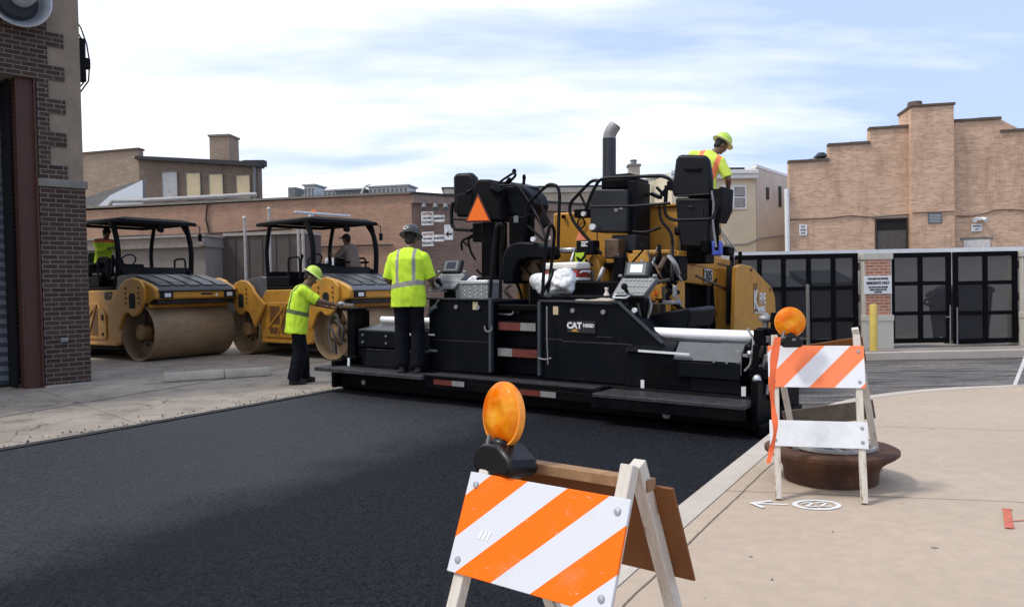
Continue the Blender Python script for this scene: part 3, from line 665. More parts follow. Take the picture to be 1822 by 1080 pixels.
for px, y0 in ((438, 388), (482, 372), (533, 400), (541, 400)):
    o2 = F.w((F.Y(px, 500, .6).x, .6, 0)); hgt = F.Y(px, y0, .6).z
    mb = MB(); mb.cyl((0, 0, 0), (0, 0, hgt), .045, seg=8); mb.cyl((0, 0, hgt), (0, 0, hgt+.06), .07, .03, 8)
    pn = mb.build('service_pipe', pm('galvanised_pipe', (.42, .4, .38), .5, metal=.3), None); pn.location = o2
    tag(pn, {438: 'leftmost pale service pipe standing against the brown wall, left of the second roller', 482: 'tall pale service pipe just behind the left post of the second roller canopy', 533: 'left one of the close pair of pale pipes seen through the second roller canopy', 541: 'right one of the close pair of pale pipes seen through the second roller canopy'}[px], 'pipe', 'service pipes along the brick building')
p = F.Y(367, 432, 0); fl = empty('floodlight', F.w((p.x, -.05, p.z)), R(-12), 'taupe floodlight on the right corner of the annex fascia', 'lamp')
mb = MB(); mb.box(-.1, .1, -.22, -.06, -.12, .1); mb.build('housing', brownlight, fl, bevel=.02); mb = MB(); mb.cyl((0, -.06, 0), (0, .05, 0), .03); mb.build('bracket', steel, fl)
wb_ = wall_sign(F, 579, 459, 594, 476, 1.0, [('STOP', 0, .3, None)], 'small white notice seen through the canopy of the second roller'); wb_.rotation_euler.z = R(-12)
mb = MB(); mb.cyl((0, 0, 0), (0, 0, 2.0), .03); pz = mb.build('post', steel); pz.parent = wb_; pz.location = (0, .03, -2.1)

# ---- old brick building, upper left, with boarded windows
o = A(253, 500, 40.); o.z = 0; F = zframe(o, -6); LB = place('old_brick_building', F, 'old brown brick building with four boarded windows and a square chimney, upper left', 'building')
xr = F.Y(459, 320, 0).x; zl = F.Y(256, 284, 0).z; zr_ = F.Y(455, 298, 0).z
mb = MB(); mb.prism([(0, 0), (xr, 0), (xr, zr_), (0, zl)], 'xz', 0, .5); mb.build('wall', brick_old, LB)
mb = MB(); mb.prism([(-.1, zl+.001), (xr+.1, zr_+.001), (xr+.1, zr_+.24), (-.02, zl+.16)], 'xz', -.25, .6); mb.build('roof', roofdark, LB)
mb = MB(); mb.prism([(xr-1.9, zr_+.05), (xr+.15, zr_+.12), (xr+.15, zr_+.42), (xr-.9, zr_+.45)], 'xz', .4, .8); mb.build('roof_hatch', roofdark, LB)
FL = Frame(F.w((0, 0, 0)), F.M @ Matrix(((.94, -.34, 0), (.34, .94, 0), (0, 0, 1))))
pl = [F.Y(x, y, 0) for x, y in ((100, 279), (253, 266))]; zlow = pl[0].z; 
mb = MB(); mb.prism([(pl[0].x, 0), (-.003, 0), (-.003, pl[1].z), (pl[0].x, pl[0].z)], 'xz', .02, .45); mb.build('side_parapet', brick_mat('pale_old_brick', (.4, .3, .22), (.33, .24, .17), (.36, .3, .24), stain=(.22, .15, .1), stain_amt=.5, pale=(.5, .4, .3)), LB)
mb = MB(); mb.prism([(pl[0].x, zlow+.001), (.05, pl[1].z+.001), (.05, pl[1].z+.09), (pl[0].x, zlow+.09)], 'xz', -.06, .5); mb.build('coping', coping, LB)
x0, x1, _, z1 = ext(F, 373, 243, 408, 300, .6); mb = MB(); mb.box(x0, x1, .6, 1.7, zr_-.5, z1); cs = mb.build('chimney', brick_mat('chimney_brick', (.36, .27, .2), (.28, .2, .15), (.34, .28, .22)), LB)
mb = MB(); mb.box(x0-.06, x1+.06, .54, 1.76, z1+.001, z1+.1); mb.build('crown', stone, cs)
greyboard = pm('grey_board', (.4, .4, .4), .8)
for i, (xa, xb, ya, yb) in enumerate(((290, 316, 307, 352), (333, 357, 309, 352), (373.5, 397, 311, 352), (422, 445, 313, 352))):
    a, b_, z0, z1 = ext(F, xa, ya, xb, yb); mb = MB(); mb.box(a, b_, -.05, -.003, z0, z1); f_ = mb.build('window', plywood if i else greyboard, LB)
    mb = MB(); mb.box(a-.07, b_+.07, -.09, -.003, z0-.1, z0-.001); mb.build('sill', stone, f_)
    mb = MB(); mb.box(a-.03, a, -.07, -.004, z0, z1); mb.box(b_, b_+.03, -.07, -.004, z0, z1); mb.box(a-.03, b_+.03, -.07, -.004, z1+.001, z1+.04); mb.build('frame', stone, f_)
mb = MB(); mb.cyl((xr-.12, -.1, 0), (xr-.12, -.1, zr_), .07); mb.build('drainpipe', greyp, LB)
# lean-to roof with a bright end and the wall under it
o = A(200, 500, 34.); o.z = 0; F = zframe(o, 0); LT = place('lean_to_building', F, 'lean-to with a grey sloping roof and a white triangular end, below the tan parapet', 'building')
q = [F.Y(x, y, 0) for x, y in ((100, 372), (150, 352), (254, 319), (254, 400), (100, 400))]
mb = MB(); mb.prism([(p.x, p.z) for p in q], 'xz', 0, .3); mb.build('roof', pm('grey_shingle', (.2, .19, .18), .85), LT)
q = [F.Y(x, y, -.05) for x, y in ((176, 366), (196, 348), (253, 321), (255, 400), (150, 400))]
mb = MB(); mb.prism([(p.x, p.z) for p in q], 'xz', -.06, -.01); mb.build('end_panel', pm('white_sheet', (.68, .7, .74), .6, var=.05), LT)
q = [F.Y(x, y, -.4) for x, y in ((190, 372), (200, 358), (250, 357), (350, 352), (456, 346))]
mb = MB(); mb.tube([(p.x, -.4, p.z) for p in q], .09, 8); mb.tube([(p.x, -.42, p.z-.22) for p in q[1:]], .045, 6)
mb.build('roof_pipe', pm('pale_conduit', (.34, .33, .33), .5), LT)
mb = MB(); x0 = F.Y(100, 400, 0).x; x1 = F.Y(253, 400, 0).x; mb.box(x0, x1, 0.02, .3, 0, F.Y(200, 400, 0).z-.001); mb.build('wall', brownlight, LT)
# ================================================================ bin enclosure, gates, bins
YW = 16.4; ZG = -.13
def pt(px, py, Y=YW): return A(px, py, Y)
zcap = pt(1560, 452).z
slab = MB(); slab.box(pt(1290, 600).x, 16, YW-.95, 22, -.165, -.03); tag(slab.build('pavement', concrete('slab_concrete', (.33, .29, .27), (.2, .18, .17)), smooth=0), kind='structure')
mb = MB(); mb.box(pt(1290, 600).x, 16, YW-1.1, YW-.955, -.165, -.005); tag(mb.build('slab_kerb', kerb_mat, bevel=.01), kind='structure')
EN = empty('enclosure_wall', (0, 0, 0), 0, 'cream concrete enclosure walls around the bins with a pale coping', 'wall')
xl = pt(1296, 500).x; zb = A(1560, 445.5, 20.5).z
mb = MB(); mb.box(xl-.25, 16, 20.5, 20.7, -.1, zb-.12); mb.build('back_wall', wallcream, EN)
mb = MB(); mb.box(xl-.25, 16, 20.44, 20.76, zb-.119, zb+.02); mb.build('coping', whitep, EN)
mb = MB(); mb.box(xl-.25, xl-.05, YW+.2, 20.49, -.1, zb-.12); mb.build('side_wall', wallcream, EN)
# brick faced piers
def pier(x0, x1, lab):
    a, b_ = pt(x0, 520).x, pt(x1, 520).x
    s = empty('gate_pier', ((a+b_)/2, YW, -.03), 0, lab, 'pillar', 'piers between the enclosure gates'); W = b_-a
    T = zcap+.03
    mb = MB(); mb.box(-W/2, W/2, 0, .5, 0, T); mb.build('core', wallcream, s, bevel=.006)
    zt_, zb_ = pt(1560, 462).z+.03, pt(1560, 561).z+.03
    mb = MB(); mb.box(-W/2+.04, W/2-.04, -.02, -.001, zb_, zt_); mb.build('brick_panel', brick_pier, s)
    mb = MB(); mb.box(-W/2-.02, W/2+.02, -.05, .53, zb_-.12, zb_-.002); mb.build('stone_band', wallcream, s, bevel=.005)
    mb = MB(); mb.box(-W/2-.01, W/2+.01, -.04, .53, 0, zb_-.121); mb.build('plinth', wallcream, s, bevel=.005)
    mb = MB(); mb.box(-W/2-.02, W/2+.02, -.03, .53, zt_+.001, T+.02); mb.build('cap', wallcream, s, bevel=.005)
    return s
pier(1537, 1587, 'brick faced gate pier between the wide gate and the double gates'); pier(1820, 1880, 'brick faced gate pier at the right edge beside the double gates')
pier(1262, 1296, 'brick faced gate pier hidden behind the paver at the left end of the gates')
FE = zframe(V((0, YW-.02, 0)), 0)
wall_sign(FE, 1537, 491, 1586, 523, -.01, [('THIS AREA FOR DEPOSIT', .34, .12, None), ('RESIDENTS ONLY', .1, .19, None), ('VIOLATORS WILL BE FINED', -.13, .105, None), ('VIDEO CAMERA IN USE', -.27, .105, None), ('24 HOURS', -.4, .10, None)], 'white restricted area sign on the brick pier above the yellow bollard')
# gate screens: perforated sheet, see-through
m, nt, b, tc = newmat('perforated_screen')
b.inputs['Base Color'].default_value = (.018, .018, .021, 1); b.inputs['Roughness'].default_value = .5
tr = nd(nt, 'ShaderNodeBsdfTransparent'); mx = nd(nt, 'ShaderNodeMixShader'); mx.inputs[0].default_value = .56
nt.links.new(tr.outputs[0], mx.inputs[1]); nt.links.new(b.outputs[0], mx.inputs[2]); nt.links.new(mx.outputs[0], nt.nodes['Material Output'].inputs[0]); screen = m
gateb = pm('gate_black', (.0025, .0025, .004), .5, spec=.08)
def gate(x0, x1, y0, y1, cols, rows, lab, grp='black framed enclosure gates', lean=0.):
    a, b_, z0, z1 = ext(FE, x0, y0, x1, y1, 0)
    g = empty('enclosure_gate', ((a+b_)/2, YW+.1, 0), 0, lab, 'gate', grp); W = b_-a; t = .10
    xs = [-W/2]+[(-W/2+t/2)+(W-t)*c for c in cols]+[W/2]; mb = MB()
    mb.box(-W/2, -W/2+t, 0, .06, z0, z1); mb.box(W/2-t, W/2, 0, .06, z0, z1); mb.box(-W/2+t, W/2-t, 0, .06, z1-t, z1); mb.box(-W/2+t, W/2-t, 0, .06, z0, z0+t)
    mb.build('gate_frame', gateb, g, bevel=.004)
    mb = MB()
    for c in cols: x = -W/2+W*c; mb.box(x-.045, x+.045, .004, .056, z0+t, z1-t)
    for r_ in rows: z = z0+(z1-z0)*r_; mb.box(-W/2+t, W/2-t, .008, .052, z-.04, z+.04)
    mb.build('cross_bars', gateb, g)
    mb = MB(); mb.box(-W/2+t, W/2-t, .028, .032, z0+t, z1-t); mb.build('screen_panel', screen, g)
    for k in range(3):
        mb = MB(); zz = z0+(z1-z0)*(.15+.35*k); s_ = 1 if x0 > 1650 else -1
        if x0 < 1500: s_ = 1
        mb.cyl((s_*(W/2+.02), .03, zz-.08), (s_*(W/2+.02), .03, zz+.08), .025); mb.build('hinge', rust, g)
    return g, W, z0, z1
g1, W, z0, z1 = gate(1312, 1532, 452, 614, [.20, .395, .6, .8], [.27, .62], 'wide black framed enclosure gate left of the brick pier, bins behind it')
g2, W, z0, z1 = gate(1589, 1699, 449, 611, [.5], [.33, .66], 'left leaf of the double enclosure gates, right of the brick pier')
mb = MB(); mb.cyl((W/2-.05, -.03, -.1), (W/2-.05, -.03, .85), .014); mb.cyl((W/2-.05, -.03, .6), (W/2-.14, -.03, .6), .012); mb.build('drop_bolt', steel, g2)
g3, W, z0, z1 = gate(1703, 1818, 447, 611, [.5], [.33, .66], 'right leaf of the double enclosure gates, at the right edge')
mb = MB(); mb.cyl((-W/2+.05, -.03, -.1), (-W/2+.05, -.03, .8), .014); mb.build('drop_bolt', steel, g3)
# bollards / post
def bollard(px, py0, py1, r, Y, mat, lab, name='bollard', cat='bollard'):
    a = A(px, py0, Y); c = A(px, py1, Y); mb = MB()
    mb.lathe([(r*1.12, c.z), (r*1.12, c.z+.02), (r, c.z+.022), (r, a.z-r*.5), (r*.85, a.z-r*.15), (r*.4, a.z)], (0, 0, 0), seg=20)
    o = mb.build(name, mat); o.location = (a.x, Y, 0); return tag(o, lab, cat)
bollard(1554, 541, 624, .075, 15.7, pm('yellow_bollard_paint', (.62, .46, .1), .6, var=.12, dirt=(.4, .3, .12), damt=.5), 'yellow painted steel bollard in front of the brick gate pier')
bollard(1437, 506, 616, .035, 15.9, pm('dull_post', (.12, .115, .11), .6), 'slim grey steel post in front of the wide enclosure gate', 'steel_post', 'post')
binm = pm('dumpster_black', (.012, .013, .02), .5, var=.3, dirt=(.03, .03, .035), damt=.4, spec=.2)
def dumpster(x0, x1, Y, lab, lids=True, h=1.25):
    a, b_ = A(x0, 540, Y).x, A(x1, 540, Y).x; W = b_-a
    s = empty('dumpster', ((a+b_)/2, Y, -.03), 0, lab, 'dumpster', 'dumpsters behind the wide gate')
    mb = MB(); mb.hull2([V((-W/2+.08, .1, .15)), V((W/2-.08, .1, .15)), V((W/2-.08, 1.1, .15)), V((-W/2+.08, 1.1, .15))], [V((-W/2, -.05, h)), V((W/2, -.05, h)), V((W/2, 1.3, h+.3)), V((-W/2, 1.3, h+.3))]); mb.build('body', binm, s, bevel=.02)
    mb = MB(); mb.box(-W/2-.04, W/2+.04, -.1, -.04, h-.12, h); 
    for x in (-W/4, 0, W/4): mb.box(x-.03, x+.03, -.04, .02, .2, h-.12)
    mb.build('rim', black, s, bevel=.01)
    if lids:
        for k in range(2):
            xa = -W/2+W/2*k+.02; xb = xa+W/2-.04; mb = MB(); n = 7
            poly = []
            for i in range(n): poly += [(xa+(xb-xa)*(i+.05)/n, .03), (xa+(xb-xa)*(i+.3)/n, .07), (xa+(xb-xa)*(i+.7)/n, .07), (xa+(xb-xa)*(i+.95)/n, .03)]
            A_ = [V((x, -.1, h+z)) for x, z in [(xa, 0)]+poly+[(xb, 0)]]; B_ = [V((p.x, 1.3, p.z+.34)) for p in A_]; mb.hull2(A_, B_)
            mb.build('lid', pm('bin_lid', (.035, .04, .05), .4), s, smooth=25)
    for sx in (-1, 1):
        mb = MB(); mb.cyl((sx*(W/2-.2)-.03, .3, .07), (sx*(W/2-.2)+.03, .3, .07), .08); mb.build('wheel', blackrub, s)
    return s
dumpster(1325, 1432, 17.6, 'dark dumpster with ribbed sloping lids behind the left part of the wide gate'); dumpster(1441, 1528, 17.4, 'dark open dumpster behind the right part of the wide gate', False, 1.4)
def wbin(px, Y, W, h, lab):
    x = A(px, 560, Y).x; s = empty('wheeled_bin', (x, Y, -.03), 0, lab, 'bin', 'wheeled bins behind the double gates')
    mb = MB(); mb.hull2([V((-W*.42, .05, .1)), V((W*.42, .05, .1)), V((W*.42, .6, .1)), V((-W*.42, .6, .1))], [V((-W/2, 0, h)), V((W/2, 0, h)), V((W/2, .75, h)), V((-W/2, .75, h))]); mb.build('body', binm, s, bevel=.03)
    mb = MB(); mb.prism([(-W/2-.03, 0), (-W/2, .1), (-W*.3, .17), (W*.3, .17), (W/2, .1), (W/2+.03, 0)], 'xz', -.04, .8)
    o = mb.build('lid', binm, s, bevel=.02); o.location.z = h+.002
    mb = MB(); mb.tube([(-W/2, .5, h), (-W/2-.18, .5, h-.06), (-W/2-.2, .5, h-.14), (-W/2, .5, h-.2)], .03); mb.build('handle', binm, s)
    for sx in (-1, 1): mb = MB(); mb.cyl((sx*W*.42-.03, .45, .1), (sx*W*.42+.03, .45, .1), .1); mb.build('wheel', blackrub, s)
wbin(1702, 17.9, .55, 1.0, 'dark wheeled bin with a side handle, behind the gap of the double gates'); wbin(1733, 17.0, .85, 1.12, 'bigger black bin behind the right leaf of the double gates')
# ================================================================ tandem drum rollers
drum_m, nt, b, tc = newmat('rolled_drum_steel')
n_ = noisen(nt, tc, 2.2, 6, .65); n2_ = noisen(nt, tc, 9, 5, .7, (.25, 1, 1))
c = mixc(nt, ramp(nt, n_, [(.3, 0.), (.7, 1.)]), (.21, .135, .075), (.34, .235, .135)); c = mixc(nt, math_(nt, 'MULTIPLY', ramp(nt, n2_, [(.45, 0.), (.62, 1.)]), .3), c, (.40, .29, .19))
nt.links.new(c, b.inputs['Base Color']); b.inputs['Roughness'].default_value = .6; b.inputs['Metallic'].default_value = .15
drumin = pm('drum_inner', (.13, .08, .05), .7, var=.4, scale=3, dirt=(.08, .05, .03), damt=.7)
ryel = pm('roller_yellow', (.56, .27, .035), .45, var=.12, scale=3, dirt=(.22, .12, .04), damt=.5, dscale=2.5)
rdark = pm('roller_grime', (.06, .035, .02), .6, var=.5)
hoodm = pm('hood_black', (.012, .013, .016), .38, var=.25, scale=3, dirt=(.09, .09, .09), damt=.4)
def make_roller(num, hoodmat, so=(0, 0), fp=0.):
    r = empty('tandem_roller'); RD_, YD, HW = .58, 1.55, .95
    def P(name, mat, fn, bevel=0., parent=None, smooth=35):
        mb = MB(); fn(mb); return mb.build(name, mat, parent or r, bevel=bevel, smooth=smooth)
    for s in (1, -1):
        d = P('drum', drum_m, lambda m: m.lathe([(RD_-.03, -HW+.22), (RD_-.03, -HW+.012), (RD_-.012, -HW), (RD_, -HW+.02), (RD_, HW-.02), (RD_-.012, HW), (RD_-.03, HW-.012), (RD_-.03, HW-.22)], (0, s*YD, RD_), (1, 0, 0), 56), smooth=40)
        for e in (-1, 1):
            P('drum_plate', drumin, lambda m: (m.lathe([(RD_-.031, e*(HW-.3)), (.34, e*(HW-.24)), (.2, e*(HW-.22)), (.01, e*(HW-.22))], (0, s*YD, RD_), (1, 0, 0), 40)), parent=d)
            hb = P('drum_hub', pm('hub_tan', (.30, .17, .07), .6, var=.3) if 'hub_tan' not in MATS else MATS['hub_tan'], lambda m: (m.lathe([(.16, e*(HW-.24)), (.16, e*(HW-.06)), (.12, e*(HW-.03)), (.01, e*(HW-.03))], (0, s*YD, RD_), (1, 0, 0), 28)), parent=d)
            P('hub_bolts', rdark, lambda m: [m.lathe([(.21, e*(HW-.25)), (.21, e*(HW-.225)), (.29, e*(HW-.225)), (.29, e*(HW-.25))], (0, s*YD, RD_), (1, 0, 0), 28, True)]+[m.cyl((e*(HW-.25), s*YD+.25*math.cos(k*PI/4), RD_+.25*math.sin(k*PI/4)), (e*(HW-.18), s*YD+.25*math.cos(k*PI/4), RD_+.25*math.sin(k*PI/4)), .04, seg=8) for k in range(8)], parent=d)
        for e in (-1, 1):
            xa, xb = sorted((e*(HW+.02), e*(HW+.09)))
            def yoke(m):
                pl = [(.62, .98), (.98, 1.24), (1.12, 1.40), (1.3, 1.5), (1.55, 1.53), (1.78, 1.47), (1.92, 1.34), (1.94, 1.12), (1.86, .98), (1.76, .88), (1.62, .82), (1.48, .82), (1.36, .88), (1.22, .84), (1.02, .62)]
                m.prism([(s*a, z) for a, z in pl], 'yz', xa, xb)
            yk = P('yoke_arm', ryel, yoke, .02)
            P('yoke_slot', darkvoid, lambda m: m.prism([(s*a, z) for a, z in ((1.42, .93), (1.42, 1.17), (1.48, 1.22), (1.58, 1.22), (1.63, 1.17), (1.63, .93))], 'yz', *sorted((e*(HW+.088), e*(HW+.094)))), parent=yk)
            P('yoke_bolts', rdark, lambda m: [m.cyl((e*(HW+.088), s*a, z), (e*(HW+.105), s*a, z), .022, seg=8) for a in (1.3, 1.76) for z in (1.02, 1.12, 1.22, 1.32)], parent=yk)
            P('hub_arm', rdark, lambda m: m.prism([(s*YD-.12, RD_+.4), (s*YD+.12, RD_+.4), (s*YD+.08, RD_-.08), (s*YD-.08, RD_-.08)], 'yz', *sorted((e*(HW-.16), e*(HW-.07)))), .02, parent=yk)
        # hood over the drum
        def hood(m):
            pl = [(.72, 1.0), (.72, 1.56), (.95, 1.60), (1.35, 1.56), (1.9, 1.42), (2.12, 1.34), (2.2, 1.26), (2.2, 1.24), (1.95, 1.24), (1.95, 1.0)]
            m.prism([(s*a, z) for a, z in pl], 'yz', -HW+.05, HW-.05)
        hd = P('hood', hoodmat, hood, .03)
        def ribs(m):
            for k in range(5):
                x = -.68+.34*k
                for (a0, z0_, a1, z1_) in ((1.0, 1.602, 1.36, 1.566), (1.36, 1.566, 1.9, 1.432), (1.9, 1.432, 2.1, 1.355)):
                    m.bar((x, s*a0, z0_), (x, s*a1, z1_), .27, .03)
        P('hood_ribs', pm('hood_rib_grey', (.035, .037, .045), .4, var=.3) if 'hood_rib_grey' not in MATS else MATS['hood_rib_grey'], ribs, parent=hd)
        for e in (-1, 1):
            def hside(m):
                pl = [(1.5, 1.0), (1.5, 1.52), (1.75, 1.475), (1.98, 1.40), (2.14, 1.335), (2.225, 1.27), (2.225, 1.10), (1.98, 1.06), (1.9, 1.0)]
                m.prism([(s*a, z) for a, z in pl], 'yz', *sorted((e*(HW-.07), e*(HW+.025))))
            P('hood_side', ryel, hside, .03)
        P('bumper', ryel, lambda m: m.prism([(s*1.96, 1.08), (s*2.2, 1.08), (s*2.23, 1.12), (s*2.23, 1.235), (s*1.96, 1.235)], 'yz', -HW+.03, HW-.03), .02)
        P('bumper_lip', hoodmat, lambda m: m.box(-HW+.02, HW-.02, *sorted((s*1.95, s*2.26)), 1.236, 1.262), .008)
        for e in (-1, 1):
            hl = P('headlight', darkvoid, lambda m: m.box(*sorted((e*.60, e*.90)), *sorted((s*2.225, s*2.25)), 1.10, 1.23), .01)
            P('lens', lens_clear, lambda m: m.box(*sorted((e*.66, e*.80)), *sorted((s*2.25, s*2.262)), 1.125, 1.205), .006, parent=hl)
        P('badge', darklet, lambda m: m.box(-.32, -.05, *sorted((s*2.23, s*2.236)), 1.16, 1.2))
        P('badge', whitelet, lambda m: m.prism([(-.46, 1.13), (-.38, 1.13), (-.42, 1.2)], 'xz', *sorted((s*2.23, s*2.238))))
        P('spray_bar', hoodm, lambda m: (m.box(-HW+.06, HW-.06, *sorted((s*1.98, s*2.16)), .98, 1.075), m.cyl((-.9, s*2.16, 1.03), (.9, s*2.16, 1.03), .025, seg=8)), .01)
        P('scraper', ryel, lambda m: (m.box(-HW+.03, HW-.03, *sorted((s*1.86, s*1.92)), .93, .99), [m.box(x-.07, x+.07, *sorted((s*1.88, s*1.97)), .96, 1.0) for x in (-.7, -.1, .5)]), .006)
    # centre body with side doors
    def body(m): m.prism([(-1.0, .98), (-.92, .32), (.92, .32), (1.0, .60), (1.0, 1.14), (.72, 1.3), (-.72, 1.3)], 'yz', -HW+.06, HW-.02)
    P('body', ryel, body, .03)
    P('belly', darkvoid, lambda m: m.box(-HW+.15, HW-.15, -.9, .9, .2, .32))
    P('sill', ryel, lambda m: (m.box(HW-.1, HW+.03, -.85, .85, .30, .36), m.box(-HW-.03, -HW+.1, -.85, .85, .30, .36)), .01)
    for e in (-1, 1):
        xx = e*(HW-.018) if e > 0 else -HW+.058
        def door(m):
            pl = [(-.72, .42), (-.72, 1.02), (.1, 1.02), (.42, .84), (.42, .42)]
            m.prism(pl, 'yz', *sorted((xx, xx+e*.025)))
        dr = P('side_door', ryel, door, .012)
        x2 = xx+e*.026
        P('door_grille', pm('grille_brown', (.16, .07, .02), .6) if 'grille_brown' not in MATS else MATS['grille_brown'], lambda m: (m.box(*sorted((x2, x2+e*.003)), -.55, -.18, .68, .95), m.box(*sorted((x2, x2+e*.003)), -.55, -.18, .5, .63), m.box(*sorted((x2, x2+e*.003)), -.12, .12, .5, .9)), parent=dr)
        P('door_brace', ryel, lambda m: (m.bar((x2+e*.01, -.62, .62), (x2+e*.01, .1, 1.0), .02, .03), m.bar((x2+e*.01, -.25, .48), (x2+e*.01, .08, .98), .02, .03)), parent=dr)
        P('latch', darkvoid, lambda m: (m.box(*sorted((x2, x2+e*.01)), .27, .33, .76, .84), m.box(*sorted((x2, x2+e*.01)), .27, .33, .5, .56)), parent=dr)
        text('number', num, .21, darklet, r, facing((e*(HW-.018+.004) if e > 0 else -HW+.056, .5*e, 1.165), (0, e, 0), (0, 0, 1)), bold=.01, sx=.85)
        if False: P('number_plate', pm('faded_decal', (.5, .42, .3), .7) if 'faded_decal' not in MATS else MATS['faded_decal'], lambda m: m.box(*sorted(((HW-.02) if e > 0 else -HW+.06, (HW-.0185) if e > 0 else -HW+.0585)), *sorted((e*.42, e*.82)), 1.0, 1.19))
    # platform
    P('platform', blackmat, lambda m: (m.box(-HW+.02, HW-.02, -.7, .7, 1.301, 1.36), m.prism([(.72, 1.36), (.9, 1.62), (.72, 1.78), (.6, 1.5), (.58, 1.36)], 'yz', -.82, .82), m.box(-HW+.03, -HW+.09, -.7, .7, 1.361, 1.62), m.box(HW-.09, HW-.03, -.7, .15, 1.361, 1.58), m.box(-.8, .8, -.75, -.68, 1.361, 1.7)), .02)
    st = P('seat', seatm_r, lambda m: (m.box(so[0]+.1, so[0]+.62, so[1]-.45, so[1]+.05, 1.55, 1.68), m.box(so[0]+.12, so[0]+.6, so[1]-.52, so[1]-.42, 1.66, 2.0 if so[0] else 2.15)), .05)
    P('pedestal', blackmat, lambda m: m.box(so[0]+.25, so[0]+.48, so[1]-.35, so[1]-.05, 1.361, 1.55), .015, parent=st)
    for xa in (.06, .6): P('armrest', blackmat, lambda m: m.box(so[0]+xa, so[0]+xa+.06, so[1]-.4, so[1]+.1, 1.85, 1.9), .015, parent=st)
    cs = P('steering_console', blackmat, lambda m: (m.prism([(.3, 1.361), (.34, 1.75), (.48, 1.86), (.58, 1.7), (.55, 1.361)], 'yz', .1, .65)), .03)
    P('steering_wheel', blackrub, lambda m: m.tube([V((.37, .32, 1.92))+V((.17*math.cos(t), .11*math.sin(t)*.9, .13*math.sin(t))) for t in [2*PI*k/20 for k in range(20)]], .016, 6, True), parent=cs)
    P('control_lever', blackrub, lambda m: (m.bar((.68, .2, 1.6), (.7, .3, 1.98), .03, .03), m.ell((.7, .31, 2.0), (.035, .035, .05))), parent=cs)
    # canopy
    zt = 2.78
    def roof(m):
        A_ = [V((-.88, -1.05, zt)), V((.88, -1.05, zt)), V((.88, .92, zt-.02)), V((-.88, .92, zt-.02))]
        B_ = [V((-.7, -.8, zt+.06)), V((.7, -.8, zt+.06)), V((.7, .8, zt+.045)), V((-.7, .8, zt+.045))]
        m.hull2(A_, B_)
    rf = P('canopy', blackmat, roof, .02)
    P('canopy_frame', blackmat, lambda m: (m.box(-.9, .9, -1.08, -1.02, zt-.07, zt-.005), m.box(-.9, .9, .89, .95, zt-.09, zt-.025), m.box(-.9, -.83, -1.02, .9, zt-.07, zt-.005), m.box(.83, .9, -1.02, .9, zt-.07, zt-.005), m.box(-.8, .8, -.3, -.22, zt-.06, zt-.005), m.box(-.8, .8, .3, .38, zt-.06, zt-.005)), .006, parent=rf)
    for e in (-1, 1):
        P('canopy_post', blackmat, lambda m: m.tube(rounded([(e*.86, .74+fp, 1.36), (e*.86, .80+fp, 2.2), (e*.86, .62+fp, 2.72)], .5, 6), .055, 8))
        P('canopy_post', blackmat, lambda m: m.tube(rounded([(e*.86, -.70, 1.36), (e*.86, -.76, 2.2), (e*.86, -.6, 2.72)], .5, 6), .045, 8))
        P('post_gusset', blackmat, lambda m: (m.prism([(.64+fp, 2.72), (.44+fp, 2.72), (.68+fp, 2.45)], 'yz', *sorted((e*.84, e*.88)))))
        P('handrail', blackrub, lambda m: m.tube(rounded([(e*.9, .1, 1.36), (e*.9, .1, 1.98), (e*.9, .5, 1.98), (e*.9, .5, 1.5)], .1), .022, 8))
    P('mirror', blackmat, lambda m: (m.tube([(-.86, .9, 2.72), (-.98, .95, 2.68), (-.98, .95, 2.5)], .012, 6), m.box(-1.02, -.94, .93, .97, 2.36, 2.52)), .008)
    P('work_light', blackmat, lambda m: (m.cyl((0, .95, zt-.09), (0, .95, zt-.16), .02), m.cyl((0, .9, zt-.2), (0, 1.0, zt-.22), .05, .06)))
    P('beacon_stub', blackmat, lambda m: (m.cyl((-.55, 1.1, 1.58), (-.55, 1.1, 1.66), .04), m.ell((-.55, 1.1, 1.68), (.05, .05, .04))))
    for ch in [x for x in COL.objects if x.parent == r]:
        for o_ in [ch]+[x for x in COL.objects if x.parent == ch]:
            if o_.name.startswith('drum') or o_.name.startswith('hub_bolts'): continue
            for v in o_.data.vertices:
                t = min(1, max(0, (v.co.z-.62)/.35)); v.co.z += .16*t
    return r
seatm_r = pm('roller_seat', (.015, .016, .02), .5, spec=.4)
def put(r, near_px, h):
    hx, hy = V(h).normalized(); rz = math.atan2(-hx, hy); g = G(*near_px)
    M = Matrix(((math.cos(rz), -math.sin(rz), 0), (math.sin(rz), math.cos(rz), 0), (0, 0, 1)))
    loc = g-M @ V((.95, 1.55, 0)); r.location = (loc.x, loc.y, 0); r.rotation_euler = (0, 0, rz); return Frame(V((loc.x, loc.y, 0)), M), rz
r1 = make_roller('857', hoodm, (0, -.38)); RF1, RZ1 = put(r1, (247, 643), (.84, -.54)); r1.scale = (1.045,)*3; RF1.M = RF1.M*1.045; r1.location = G(247, 643)-RF1.M @ V((.95, 1.55, 0)); RF1.o = r1.location.copy()
tag(r1, 'yellow tandem drum roller numbered 857, leftmost, half hidden by the brick garage', 'road roller', 'tandem drum rollers')
r2 = make_roller('855', pm('hood_grey', (.10, .105, .12), .45, var=.15), (-.9, .6), .13); RF2, RZ2 = put(r2, (590, 641), (.776, -.63))
tag(r2, 'yellow tandem drum roller numbered 855 behind the worker at the screed end', 'road roller', 'tandem drum rollers')
mb = MB(); mb.box(-.7, .8, .2, .26, 3.08, 3.13); mb.box(.3, .36, .1, .25, 3.02, 3.08); mb.build('light_bar', whitep, r2, bevel=.01)
mb = MB(); mb.cyl((.2, .1, 3.02), (.2, .1, 3.2), .07, .05, 14); mb.build('beacon', pm('beacon_orange', (.9, .2, .03), .3), r2)
